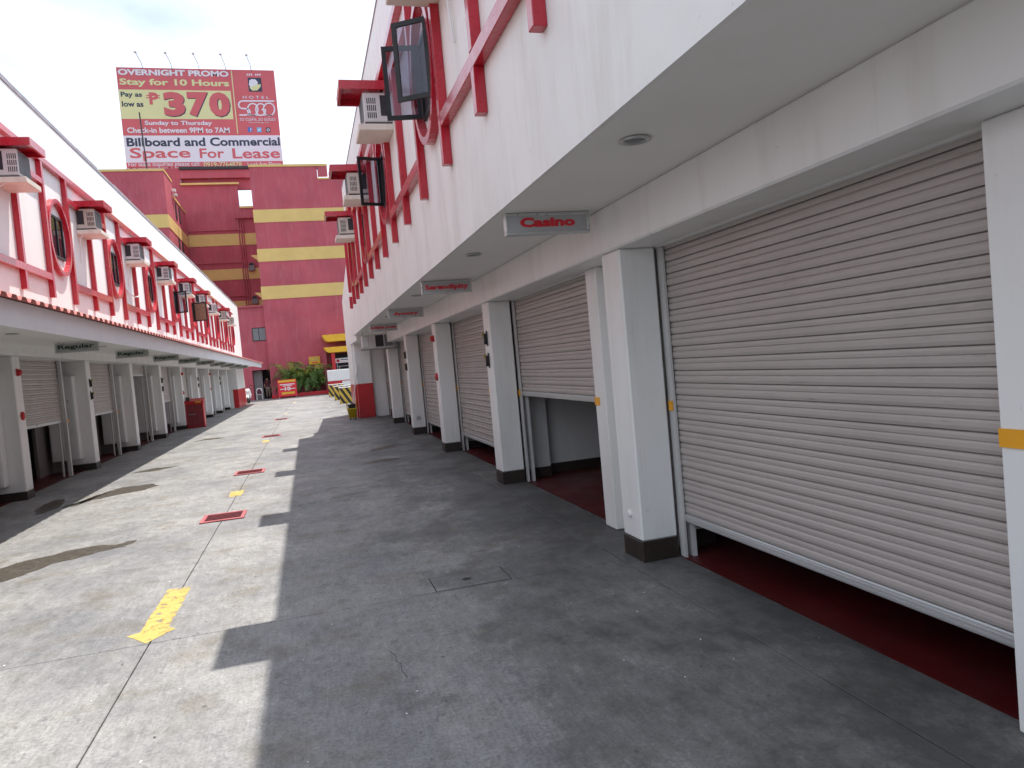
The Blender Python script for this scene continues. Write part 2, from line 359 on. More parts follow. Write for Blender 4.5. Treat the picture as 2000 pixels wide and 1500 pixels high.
sheet('puddle', [(-3.98, 11.87), (-4.02, 12.73), (-3.85, 12.85), (-3.68, 12.11), (-3.66, 11.72), (-3.78, 11.39)], WET, .002, 'dark puddle inside the shade at the foot of the first left column', 'puddle', None, .02)
sheet('puddle', [(-3.48, 15.46), (-3.16, 15.98), (-2.65, 15.83), (-2.82, 15.62), (-3.05, 15.38)], WET, .002, 'small sunlit wet patch beyond the long one, near the second left column', 'puddle', None, .03)
sheet('puddle', [(-3.3, 22.2), (-3.0, 22.8), (-2.5, 22.6), (-2.6, 22.2)], WET, .002, 'farthest thin wet mark on the sunlit concrete at left', 'puddle', None, .04)
sheet('puddle', [(1.05, 14.2), (1.5, 14.5), (1.75, 14.9), (1.55, 15.1), (1.1, 14.7)], WET, .002, 'wet patch in the shade before the right shutters', 'puddle', None, .05)
sheet('puddle', [(.75, 12.6), (1.2, 12.9), (1.45, 12.7), (1.2, 12.4)], WET, .002, 'small wet patch in the shade nearer than the other one before the right shutters', 'puddle', None, .04)
FAINT = paint('faded_marking', (.45, .36, .2), .8, .1, 9.)
# small flecks of litter and grit, far too many to count
lt = MB(); lr = random.Random(3)
for i in range(260):
    x = lr.uniform(-3.4, 2.45); y = 3+lr.random()**1.6*17; r = lr.uniform(.003, .0085); a0 = lr.uniform(0, 6.28)
    lt.add([(x+r*q*math.cos(a0+k*1.5708), y+r*q*math.sin(a0+k*1.5708), .0015+lr.uniform(0, .004)) for k, q in enumerate((1, .5, 1.2, .6))], [(0, 1, 2, 3)], lr.choice((PWHITE, PWHITE, TRUNK, SKIRT)))
tag(obj('litter', lt), 'tiny pale and dark flecks of litter scattered over the concrete', 'litter', kind='stuff')
# hairline cracks
def crack(pts, label):
    P = []
    for (x, y), (x2, y2) in zip(pts[:-1], pts[1:]):
        n = max(2, int(math.hypot(x2-x, y2-y)/.05))
        P += [(x+(x2-x)*k/n+lr.uniform(-.012, .012), y+(y2-y)*k/n+lr.uniform(-.012, .012)) for k in range(n)]
    P.append(pts[-1]); vs = []; fs = []
    for k, (x, y) in enumerate(P):
        w_ = .0022*(1-.6*k/len(P)); vs += [(x-w_, y-w_, .0012), (x+w_, y+w_, .0012)]
    fs = [(2*k, 2*k+1, 2*k+3, 2*k+2) for k in range(len(P)-1)]
    tag(obj('crack', MB().add(vs, fs), PAVBASE), label, 'crack')
crack([(1.27, 5.33), (1.33, 5.2), (1.30, 5.0), (1.36, 4.9)], 'short dark crack at the right corner of the concrete access cover')
crack([(.72, 5.0), (.60, 4.98), (.50, 5.03)], 'short dark crack at the left corner of the concrete access cover')
crack([(-.86, 9.3), (-.3, 9.35), (.4, 9.2), (1.2, 9.4)], 'hairline crack running right from the nearest red drain into the shade')
crack([(.1, 3.4), (.35, 3.7), (.3, 4.1), (.55, 4.4)], 'hairline crack in the near shaded concrete')
# painted arrow and worn squares
sheet('road_arrow', [(-1.225, 6.23), (-1.045, 6.21), (-1.055, 5.26), (-1.0, 5.20), (-1.14, 4.99), (-1.30, 5.2), (-1.225, 5.24)], MARK, .002, 'yellow painted arrow pointing at the viewer, on the centre joint', 'road marking', None, .006)
sheet('road_marking', [(-1.24, 11.22), (-1.05, 11.26), (-1.05, 10.75), (-1.21, 10.72)], MARK, .002, 'worn yellow paint square between the two nearest red drains', 'road marking', None, .012)
sheet('road_marking', [(-1.27, 19.85), (-1.11, 19.85), (-1.10, 19.16), (-1.26, 19.16)], MARK, .002, 'worn yellow paint square just before the third red drain', 'road marking', None, .012)
sheet('road_marking', [(-1.15, 33.5), (-1.02, 33.5), (-1.02, 32.8), (-1.15, 32.8)], FAINT, .002, 'faint yellow paint mark far down the driveway', 'road marking', None, .02)
sheet('road_marking', [(-1.0, 46.5), (-.8, 46.5), (-.8, 45.2), (-1.0, 45.2)], FAINT, .002, 'farthest faint orange paint mark before the red notice board', 'road marking', None, .02)
# drains
def drain(x0, x1, y0, y1, label):
    t = thing('drain_grate', label, 'drain', ((x0+x1)/2, (y0+y1)/2, .002), 'red drains along the centre joint')
    fr = MB(); wd = .045
    for a in ((x0, x1, y0, y0+wd), (x0, x1, y1-wd, y1), (x0, x0+wd, y0+wd, y1-wd), (x1-wd, x1, y0+wd, y1-wd)): fr.box(*a, .002, .016, c=.003)
    obj('frame', fr, DRED, t)
    obj('pit', B(x0+wd, x1-wd, y0+wd, y1-wd, .0015, .004), SKIRT, t)
    n = 5
    for i in range(n):
        yy = y0+wd+(y1-y0-2*wd)*(i+.5)/n
        obj('bar', B(x0+wd, x1-wd, yy-.011, yy+.011, .005, .012), DRED2, t)
DRED = paint('red_drain_paint', (.40, .10, .11), .6, .2, 8., (.25, .12, .10), .5, False)
DRED2 = paint('red_drain_bar_paint', (.20, .022, .03), .55, .2, 8.)
drain(-1.36, -.87, 8.93, 9.42, 'red framed drain grate nearest the painted arrow')
drain(-1.37, -.875, 13.05, 13.56, 'red framed drain grate second from the arrow')
drain(-1.36, -.87, 20.75, 21.3, 'red framed drain grate third from the arrow')
drain(-1.36, -.87, 28.6, 29.2, 'farthest small drain grate on the centre joint')

# ------------------------------------------------------------------ repeated building parts
def slat_mesh():
    prof = [(-.008, 0), (-.008, .0035), (.010, .0045), (.0165, .022), (.0155, .04), (.010, .0495), (.004, .052), (.0095, .0555), (.012, .072), (.008, .0845), (-.004, .0885)]
    mb = MB(); n = len(prof)
    vs = [(x, -.5, z) for x, z in prof]+[(x, .5, z) for x, z in prof]
    vs += [(-.012, -.5, 0), (-.012, -.5, .0885), (-.012, .5, 0), (-.012, .5, .0885)]
    fs = [(i, i+1, n+i+1, n+i) for i in range(n-1)]
    fs += [tuple(range(n))+(2*n+1, 2*n), tuple(range(n, 2*n))+(2*n+3, 2*n+2), (2*n, 2*n+1, 2*n+3, 2*n+2)]
    me = mb.add(vs, fs).mesh('slat', SLAT, (0, 0, 0)); return me
SLATM = slat_mesh()
def shutter(parent, x, side, y0, y1, zb, zt, label=None):
    """side: -1 outer face looks to -x (right building), +1 looks to +x"""
    yc = (y0+y1)/2
    s = obj('shutter', B(x-.02, x+.02, y0, y1, zb-.002, zb+.058, c=.006), SLATBAR, parent)
    if label: s['label'] = label
    for q in (.018, .036): obj('rail_ridge', B(x+side*.019, x+side*.027, y0+.01, y1-.01, zb+q-.004, zb+q+.004), SLATBAR, s)
    z = zb+.0585; 
    while z < zt:
        o = link('slat', SLATM, (x+random.uniform(-.002, .002), yc, z), s); o.scale = (side*1., y1-y0, 1); o.rotation_euler = (random.uniform(-.0008, .0008), 0, random.uniform(-.0012, .0012)); z += .0885
    return s
def ring_mesh(cy, cz, ry, rz, wdt, x0, x1, n=40):
    mb = MB(); vs = []
    for k in range(n):
        a = 2*math.pi*k/n; c, s_ = math.cos(a), math.sin(a)
        for x in (x0, x1):
            vs += [(x, cy+c*ry, cz+s_*rz), (x, cy+c*(ry-wdt), cz+s_*(rz-wdt))]
    fs = []
    for k in range(n):
        a, b2 = 4*k, 4*((k+1) % n)
        fs += [(a, a+1, b2+1, b2), (a+2, b2+2, b2+3, a+3), (a, b2, b2+2, a+2), (a+1, a+3, b2+3, b2+1)]
    return mb.add(vs, fs)
def leaf(parent, hx, hy, z0, z1, ang_dir, wdt, part='sash', pm=None):
    """casement leaf hinged at (hx,hy); ang_dir = unit (dx,dy) the leaf points to"""
    dx, dy = ang_dir; nx, ny = -dy, dx; th = .022
    def bar(mb, a0, a1, b0, b1, mat, th=th):
        P = [(hx+dx*a+nx*q, hy+dy*a+ny*q) for a, q in ((a0, -th/2), (a1, -th/2), (a1, th/2), (a0, th/2))]
        mb.prism(P, 'z', b0, b1, mat)
    f = MB(); e = .045
    bar(f, 0, e, z0, z1, BLACKF); bar(f, wdt-e, wdt, z0, z1, BLACKF); bar(f, e, wdt-e, z0, z0+e, BLACKF); bar(f, e, wdt-e, z1-e, z1, BLACKF)
    s = obj(part, f, BLACKF, parent)
    g = MB(); bar(g, e, wdt-e, z0+e, z1-e, pm or GLASS, .005); obj('pane', g, pm or GLASS, s)
    return s
def window(parent, xw, side, cy, state):
    """xw wall face, side = outward x direction"""
    y0, y1, z0, z1 = cy-.335, cy+.335, 4.08, 4.84
    f = MB(); e = .04; xa, xb = xw+side*.004, xw+side*.035
    f.box(xa, xb, y0, y0+e, z0, z1); f.box(xa, xb, y1-e, y1, z0, z1); f.box(xa, xb, y0+e, y1-e, z0, z0+e); f.box(xa, xb, y0+e, y1-e, z1-e, z1)
    if state == 'closed': f.box(xa, xb, cy-.02, cy+.02, z0+e, z1-e)
    win = obj('window', f, BLACKF, parent)
    obj('reveal', B(xw+side*.002, xw+side*.008, y0+e, y1-e, z0+e, z1-e), ACDARK if state != 'curtain' else CURT, win)
    hx = xw+side*.04
    if state == 'closed':
        obj('pane', B(xw+side*.014, xw+side*.019, y0+e, cy-.02, z0+e, z1-e), GLASS, win); obj('pane', B(xw+side*.014, xw+side*.019, cy+.02, y1-e, z0+e, z1-e), GLASS, win)
        obj('curtain', B(xw+side*.009, xw+side*.0125, y0+.14, y0+.24, z0+e, z1-.2), WHITE2, win); obj('curtain', B(xw+side*.009, xw+side*.0125, cy+.1, cy+.2, z0+e, z1-.25), WHITE2, win)
    elif state == 'both':
        a = math.radians(58); leaf(parent, hx, y0+.02, z0+.02, z1, (side*math.sin(a), math.cos(a)), .36)
        a = math.radians(100); leaf(parent, hx, y1-.02, z0+.02, z1, (side*math.sin(a), -math.cos(a)), .36)
    elif state == 'near':
        a = math.radians(75); leaf(parent, hx, y1-.02, z0+.02, z1, (side*math.sin(a), -math.cos(a)), .36)
    elif state == 'single':
        a = math.radians(80); leaf(parent, hx, y1-.02, z0+.02, z1, (side*math.sin(a), -math.cos(a)), .5, 'sash', CURT)
    return win
def facade_bay(bld, xw, side, A, Bv, C, oc, ybar, aw, zl, zlo, zhi, state, drop=()):
    """bars A,B,C ; oval centre oc; awning near edge aw"""
    xo = xw+side*.082; e = .047
    ztop, zt2 = 5.645, 5.75
    upper = 5.29
    for nm, y in (('a', A), ('b', Bv), ('c', C)):
        if nm in drop: continue
        if nm == 'b':
            obj('red_bar', B(xw, xo, y-e, y+e, zl, zlo, c=.005), RED, bld); obj('red_bar', B(xw, xo, y-e, y+e, zhi, upper-.05, c=.005), RED, bld)
        else: obj('red_bar', B(xw, xo, y-e, y+e, zl, ztop, c=.005), RED, bld)
    if not drop:
        obj('red_bar', B(xw, xo-side*.003, A+e, C-e, zlo, zhi, c=.005), RED, bld)
        obj('red_bar', B(xw, xo-side*.003, A+e, C-e, upper-.05, upper+.05, c=.005), RED, bld)
    if oc is not None:
        obj('oval_ring', ring_mesh(oc, 4.45, .585, .69, .075, xw, xo+side*.004), RED, bld)
        window(bld, xw, side, oc, state)
def awning(bld, xw, side, y, w_=.66, p=.665):
    mb = MB(); x1 = xw+side*p
    mb.box(xw, x1, y, y+w_, 5.385, 5.415); r = .035
    mb.box(xw, x1, y, y+r, 5.30, 5.385); mb.box(xw, x1, y+w_-r, y+w_, 5.30, 5.385); mb.box(x1-side*r, x1, y+r, y+w_-r, 5.30, 5.385)
    obj('awning', mb, RED, bld)
def shelf(bld, xw, side, y, w_=.62, p=.455):
    obj('shelf', MB().box(xw, xw+side*p, y, y+w_, 4.765, 4.85, c=.008), SHELF, bld)
def aircon(xw, side, y, label, group, proj=.37, tilt=0.):
    """window air conditioner sitting on its shelf; near side has vents"""
    x1 = xw+side*proj; z0, z1 = 4.835, 5.275; w_ = .50
    t = thing('air_conditioner', label, 'air conditioner', (xw+side*proj/2, y+w_/2, 4.851), group)
    obj('casing', MB().box(xw, x1, y, y+w_, z0+.05, z1, c=.012), random.choice((ACWHITE, ACWHITE, ACOLD)), t)
    y += random.uniform(-.002, .002)
    if random.random() < .5: obj('drain_tube', MB().tube([(x1-side*.1, y+.1, 4.845), (x1-side*.1, y-.012, 4.83), (xw+side*.05, y-.012, 4.70), (xw+side*.015, y-.012, 4.2)], .009, n=6), PWHITE, t)
    obj('base_pan', B(xw, x1-side*.01, y+.015, y+w_-.015, 4.851, z0+.049), ACDARK, t)
    # near side: dark screen at the wall, three rows of slots toward the outside
    obj('side_screen', B(xw+side*.02, xw+side*.145, y-.004, y+.003, z0+.13, z1-.04), ACDARK, t)
    sl = MB()
    for r in range(3):
        for c in range(5):
            xx = xw+side*(.205+c*.026); zz = z1-.075-r*.095
            sl.box(xx, xx+side*.012, y-.003, y+.003, zz-.075, zz)
    o = obj('vent_slots', sl, ACDARK, t)
    obj('condenser_grille', B(x1-side*.002, x1+side*.006, y+.03, y+w_-.03, z0+.09, z1-.03), ACGREY, t)
    wr = MB()
    for i in range(9):
        yy = y+.05+i*(w_-.1)/8; wr.box(x1+side*.006, x1+side*.012, yy-.003, yy+.003, z0+.09, z1-.03)
    obj('guard_wires', wr, STEEL, t)
    return t
def hanging_sign(x0, x1, y, z0, z1, s, panel, tmat, label, ztop, bold=.012, group=None, tx=(.12, .86), tz=(.3, .74)):
    t = thing('hanging_sign', label, 'sign', ((x0+x1)/2, y, z0), group)
    dp = .05
    obj('panel', B(x0+.02, x1-.02, y-dp*.5, y+dp*.5, z0+.02, z1-.02), panel, t)
    f = MB()
    for a in ((x0, x1, z0, z0+.022), (x0, x1, z1-.022, z1), (x0, x0+.022, z0+.022, z1-.022), (x1-.022, x1, z0+.022, z1-.022)):
        f.box(a[0], a[1], y-dp*.62, y+dp*.62, a[2], a[3], c=.004)
    obj('frame', f, SIGNF, t)
    for xx in (x0+.06, x1-.06): obj('hanger', B(xx-.008, xx+.008, y-.008, y+.008, z1-.002, ztop), STEEL, t)
    text('lettering', s, x0+(x1-x0)*tx[0], x0+(x1-x0)*tx[1], y-dp*.5, z0+(z1-z0)*tz[0], z0+(z1-z0)*tz[1], tmat, t, bold, .002)
def downlight(x, y, z, label, group):
    t = thing('ceiling_light', label, 'light', (x, y, z), group)
    obj('rim', MB().lathe([(.075, -.002), (.082, -.012), (.06, -.014), (.056, -.004)], (x, y, z), n=20), SIGNF, t, True)
    obj('lamp', MB().lathe([(.054, -.004), (.04, -.010), (.015, -.012)], (x, y, z), n=16), ACGREY, t, True)
def alarm(x, side, y, z, label, group):
    t = thing('fire_alarm', label, 'alarm', (x, y, z-.06), group)
    obj('back_plate', B(x, x+side*.02, y-.05, y+.05, z-.06, z+.06, c=.006), REDBASE, t)
    obj('horn', MB().lathe([(.048, 0), (.05, side*.03), (.035, side*.045)], (x+side*.02, y, z), n=16, axis='x'), REDBASE, t, True)
def bell(x, side, y, z, label, group):
    t = thing('alarm_bell', label, 'bell', (x, y, z-.07), group)
    obj('gong', MB().lathe([(.07, 0), (.07, side*.018), (.05, side*.035), (.012, side*.04)], (x, y, z), n=20, axis='x'), REDBASE, t, True)
    obj('hub', MB().lathe([(.014, 0), (.012, side*.01)], (x+side*.04, y, z), n=10, axis='x'), STEEL, t)
def bracket(x, side, y, z, label, group):
    t = thing('door_bracket', label, 'bracket', (x, y, z-.1), group)
    obj('plate', B(x, x+side*.012, y-.03, y+.03, z-.10, z+.09, c=.004), DARK, t)
    obj('arm', MB().prism([(y-.018, z+.06), (y+.018, z+.06), (y+.014, z-.08), (y-.014, z-.03)], 'x', x+side*.012, x+side*.045), DARK, t)
    obj('brass_cap', B(x+side*.046, x+side*.07, y-.024, y+.024, z+.02, z+.075, c=.004), BRASS, t)

# ------------------------------------------------------------------ right building
XF = 1.424
RB = thing('garage_building', 'white two-storey motel garage building along the right side with red half-timber trim', 'building', (4, 8, 0))
YE = 21.9
wall = MB().prism([(-7, 2.642), (YE, 2.642), (YE, 5.28), (20.8, 5.4), (20.8, 6.68), (-7, 6.68)], 'x', XF, XF+.03)
obj('upper_wall', wall, WHITE, RB)
obj('inner_wall', MB().prism([(-7, 2.91), (YE, 2.91), (YE, 5.2), (20.8, 5.3), (20.8, 6.6), (-7, 6.6)], 'x', XF+.032, XF+.14), INNER, RB)
obj('roof', MB().box(XF+.142, 9, -7, 20.8, 6.3, 6.45).box(XF+.142, 9, 20.802, YE, 5.0, 5.2), WHITE2, RB)
obj('parapet_cap', MB().box(XF-.015, XF+.16, -7, 20.82, 6.681, 6.71, c=.004), COPING, RB)
obj('soffit', MB().box(XF+.031, 2.9, -7, YE, 2.6425, 2.9).box(XF+.142, 2.9, YE+.001, 24.5, 2.66, 2.9), SOFFIT, RB)
obj('beam', B(2.218, 2.545, -7, 24.54, 2.312, 2.6415, c=.012), WHITE2, RB)
obj('rear_wall', B(8.6, 9, -7, 27.6, 0, 6.4), INNER, RB)
obj('near_wall', B(2.6, 8.6, -7.2, -7, 0, 6.4), INNER, RB)
obj('garage_ceiling', B(2.902, 8.598, -7, 27.5, 2.6, 2.75), INNER, RB)
gf = obj('garage_floor', B(2.557, 8.6, -7, 24.5, -.03, .003), GFLOOR, RB); gf['label'] = 'dark red painted garage floor'
# end block of the building
obj('end_block', MB().prism([(YE+.003, 2.5), (27.6, 2.5), (27.6, 4.2), (YE+.003, 5.25)], 'x', 1.50, 6), WHITE, RB)
obj('end_wall', B(1.51, 6, 25.0, 27.5, 1.12, 2.499), WHITE, RB)
obj('end_wall_base', B(1.51, 6, 25.0, 27.5, 0, 1.119), REDBASE, RB)
obj('end_pillar', B(1.565, 2.08, 24.55, 24.99, 1.141, 2.499, c=.01), WHITE2, RB)
obj('end_pillar_base', B(1.562, 2.083, 24.547, 24.99, 0, 1.14, c=.01), REDBASE, RB)
obj('end_side_wall', B(2.085, 2.55, 24.7, 24.99, 0, 2.311), WHITE2, RB)
# bars and ovals
for k in range(-2, 5):
    A, Bv, C = 3.753+k*PB, 5.084+k*PB, 6.386+k*PB; oc = 7.04+k*PB
    if C < -6: continue
    st = {0: 'both', 1: 'near'}.get(k, 'closed')
    if k == 4: facade_bay(RB, XF, -1, A, Bv, C, None, None, None, 3.36, 3.69, 3.81, st, ('c',))
    else: facade_bay(RB, XF, -1, A, Bv, C, oc, None, None, 3.36, 3.69, 3.81, st)
tb = obj('red_bar', B(XF-.082, XF, -7, 20.75, 5.646, 5.75, c=.005), RED, RB)
aw_r = [1.843, 5.79, 9.737, 13.684, 17.631]
for i, y in enumerate(aw_r):
    awning(RB, XF, -1, y); shelf(RB, XF, -1, y+.01)
    aircon(XF, -1, y+.05, ['window air conditioner on the right wall above the frame, nearest the viewer', 'window air conditioner on the right wall whose shelf touches the top edge',
        'window air conditioner beside the open double window on the right wall', 'window air conditioner on the right wall behind the single open window leaf', 'farthest window air conditioner high on the right wall'][i], 'air conditioners on the right wall')
# columns, bays
YC = [.875+PB*i for i in range(-1, 6)]           # near faces of columns
zbot = [.27, .27, 1.10, .27, .25, .25, .22]
for i, yc in enumerate(YC):
    c = obj('column', B(2.246, 2.535, yc, yc+.32, .155, 2.311, c=.012), WHITE2, RB)
    obj('skirting', B(2.242, 2.537, yc-.004, yc+.324, 0, .154, c=.005), SKIRT, c)
    obj('partition_wall', B(2.66, 8.598, yc+.36, yc+.46, .004, 2.599), INNER, RB)
    obj('partition_skirting', B(2.66, 8.598, yc+.345, yc+.359, .004, .13), SKIRT, RB)
    obj('inner_pier', B(2.66, 2.95, yc+.18, yc+.344, .004, 2.599), INNER, RB)
    obj('pier_skirting', B(2.657, 2.953, yc+.168, yc+.179, .004, .13), SKIRT, RB)
    obj('lintel', B(2.55, 2.66, yc+.03, min(24.69, yc+PB-.001+.03), 2.303, 2.60), WHITE2, RB)
for i in range(7):
    y0, y1 = YC[i], YC[i+1] if i < 6 else 24.6
    n0 = y0+1.24
    if i == 5: pass
    shutter(RB, 2.60, -1, n0+.03, y1-.02, zbot[i], 2.30)
    obj('guide_post', B(2.47, 2.585, y0+.99, y0+1.225, .003, 2.31, c=.008), WHITE2, RB)
    g2 = MB().box(2.565, 2.58, y0+1.226, y0+1.28, .003, 2.30).box(2.62, 2.64, y0+1.226, y0+1.28, .003, 2.30); obj('guide_rail', g2, GUIDE, RB)
    g3_ = MB().box(2.56, 2.578, y1-.06, y1+.02, .003, 2.30).box(2.622, 2.655, y1-.06, y1+.02, .003, 2.30); obj('guide_rail', g3_, GUIDE, RB)
    obj('side_panel', B(2.56, 2.62, y0+.322, y0+.988, .003, 2.31), WHITE2, RB)
    obj('tape_mark', B(2.462, 2.4685, y0+1.12, y0+1.222, 1.10, 1.17), ORANGE, RB)
    obj('tape_mark', B(2.4, 2.46, y1-.0065, y1-.0005, 1.10, 1.16) if False else B(2.545, 2.558, y1-.05, y1-.003, 1.10, 1.17), ORANGE, RB)
# things on the right building
hanging_sign(1.485, 2.145, 5.09, 2.48, 2.64, 'Casino', SIGNP, TXRED, 'silver sign with red lettering Casino under the right soffit', 2.642, .048, None, (.17, .82), (.34, .78))
hanging_sign(1.475, 2.12, 9.03, 2.475, 2.635, 'Serendipity', SIGNP, TXRED, 'silver sign with red lettering Serendipity under the right soffit', 2.642, .038, None, (.07, .93), (.22, .72))
hanging_sign(1.48, 2.12, 12.98, 2.465, 2.63, 'Armory', SIGNP, TXRED, 'silver sign with red lettering Armory under the right soffit', 2.642, .038, None, (.15, .84), (.22, .66))
hanging_sign(1.48, 2.12, 16.92, 2.455, 2.625, 'Indiana Jones', SIGNP, TXRED, 'farthest silver sign with two red words under the right soffit', 2.642, .038, None, (.03, .95), (.28, .72))
for i, (x, y) in enumerate(((1.70, 3.35), (1.68, 6.95), (1.67, 10.75), (1.7, 14.8), (1.7, 18.6))):
    downlight(x, y, 2.6415, ORD[i]+' recessed round light from the viewer in the right soffit', 'recessed lights in the right soffit')
for i, (k, z) in enumerate(((3, 1.865), (3, 1.585), (5, 1.865), (5, 1.585))):
    bracket(2.246, -1, YC[k]+.17, z, ('upper' if i % 2 == 0 else 'lower')+' black bracket on the '+('right column behind the half-open shutter' if k == 3 else 'right column second from the far end'), 'black brackets on the right columns')
alarm(2.246, -1, YC[4]+.17, 2.05, 'red fire alarm horn high on a right column', 'fire alarms'); bell(2.246, -1, YC[4]+.17, 1.36, 'round red alarm bell below the horn on a right column', 'alarm bells')
kn = obj('door_stop', MB().lathe([(.028, 0), (.028, -.012), (.018, -.022)], (2.246, YC[2]+.17, .34), n=12, axis='x'), WHITE2); tag(kn, 'small round white stop low on the nearest right column', 'knob')
pl = obj('junction_plate', B(2.33, 2.43, YC[5]-.012, YC[5]-.001, .33, .42, c=.003), SIGNP); tag(pl, 'small grey plate low on a far right column', 'plate')
# split unit at the far end
t = thing('outdoor_condenser', 'white outdoor condenser unit hung under the far end of the right soffit', 'air conditioner', (1.95, 20.3, 2.16))
obj('casing', B(1.72, 2.40, 20.28, 20.58, 2.17, 2.56, c=.012), ACWHITE, t); obj('fan_opening', B(1.90, 2.12, 20.272, 20.281, 2.21, 2.53), ACDARK, t)
obj('side_louvre', B(2.15, 2.37, 20.274, 20.281, 2.21, 2.53), ACGREY, t); obj('side_cover', B(1.53, 1.715, 20.3, 20.56, 2.2, 2.54, c=.01), ACWHITE, t)
obj('bracket', MB().box(1.5, 2.5, 20.3, 20.33, 2.135, 2.168).box(1.5, 2.5, 20.5, 20.53, 2.135, 2.168), STEEL, t)
obj('hanger', MB().box(1.56, 1.58, 20.4, 20.42, 2.54, 2.664).box(2.25, 2.27, 20.4, 20.42, 2.56, 2.664), STEEL, t)
pp = obj('drain_pipe', MB().tube([(1.515, 24.2, 2.5), (1.515, 24.6, 1.9), (1.50, 24.95, .02)], .02), WHITE2) if False else None

# ------------------------------------------------------------------ left building
XL = -4.09
LB = thing('garage_building', 'white motel garage building along the left side with red trim and long canopy', 'building', (-7, 30, 0))
LE = 51.7
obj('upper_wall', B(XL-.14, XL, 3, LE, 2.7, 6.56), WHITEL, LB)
obj('roof', B(-11, XL-.142, 3, LE, 6.2, 6.35), WHITE2, LB)
cap = MB(); y = 3.
while y < LE-.1:
    y2 = min(LE, y+random.uniform(1.2, 2.2)); cap.box(XL-.17, XL+.012, y, y2, 6.562+random.uniform(0, .01), 6.64+random.uniform(-.01, .015)); y = y2+.002
obj('parapet_cap', cap, COPING, LB)
obj('end_wall', B(-11, XL-.001, LE-.2, LE-.001, 0, 6.555), WHITE, LB) if False else None
obj('near_wall', B(-11, -4.91, 2.8, 2.999, 0, 6.3), WHITE, LB)
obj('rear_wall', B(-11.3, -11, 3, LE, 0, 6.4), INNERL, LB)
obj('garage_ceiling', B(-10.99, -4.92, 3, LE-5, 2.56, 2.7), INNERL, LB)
obj('canopy_soffit', B(-4.41, -2.955, 3, LE, 2.505, 2.56), SOFFIT, LB)
obj('beam', B(-4.9, -4.412, 3, 46.4, 2.33, 2.69, c=.01), WHITE2, LB)
obj('fascia', B(-2.953, -2.92, 3, LE, 2.378, 2.668), FASCIA, LB)
f2 = obj('garage_floor', B(-10.9, -4.725, 3, 46.4, -.03, .003), GFLOOR, LB); f2['label'] = 'dark red painted garage floor'
# corrugated canopy roof sheet
rs = MB(); pitch = .27; prof = []
y = 3.
while y < LE:
    prof += [(y, 0), (y+.06, 0), (y+.10, .045), (y+.21, .045), (y+.25, 0)]; y += pitch
vs = []; n = len(prof)
for x, zb_ in ((-2.815, 2.655), (XL, 2.96)):
    vs += [(x, a, zb_+h) for a, h in prof]
for x, zb_ in ((-2.815, 2.6525), (XL, 2.9575)):
    vs += [(x, a, zb_+h) for a, h in prof]
fs = [(i, i+1, n+i+1, n+i) for i in range(n-1)]+[(2*n+i, 2*n+i+1, 3*n+i+1, 3*n+i) for i in range(n-1)]+[(i, i+1, 2*n+i+1, 2*n+i) for i in range(n-1)]
rsh = obj('canopy_roof_sheet', MB().add(vs, fs), ROOF, LB); rsh['label'] = 'salmon red corrugated roof sheet'
# end block
obj('end_block', B(-11, -4.11, 46.4, LE, 1.12, 2.5), WHITE2, LB); obj('end_block_base', B(-4.40, -4.107, 46.397, LE+.003, 0, 1.119), REDBASE, LB); obj('end_block_foot', B(-11, -4.401, 46.4, LE, 0, 1.119), WHITE2, LB)
obj('end_gable', B(-11, XL-.142, LE-.15, LE-.001, 2.561, 6.19), WHITE, LB)
for k in range(-1, 9):
    Bv, C, A = 12.786+k*PB, 14.065+k*PB, 15.352+(k-1)*PB; oc = 14.71+k*PB
    st = {3: 'near', 4: 'single'}.get(k, 'closed')
    if C > 47: break
    facade_bay(LB, XL, 1, A, Bv, C, oc if oc < 46.4 else None, None, None, 3.31, 3.60, 3.72, st)
obj('red_bar', B(XL, XL+.082, 3, 46.9, 5.646, 5.75, c=.005), RED, LB)
for k in range(0, 9):
    y = 12.054+k*PB
    if k not in (6, 8): awning(LB, XL, 1, y, .66, .54)
    shelf(LB, XL, 1, y+.01, .62, .44)
    aircon(XL, 1, y+.07, ORD[k]+' window air conditioner from the viewer on the left wall', 'air conditioners on the left wall', .34)
LC = [13.25+PB*k for k in range(-1, 9)]
lz = [1.0, 1.09, 1.10, 2.01, 1.10, .3, .25, .2, .2, .2]
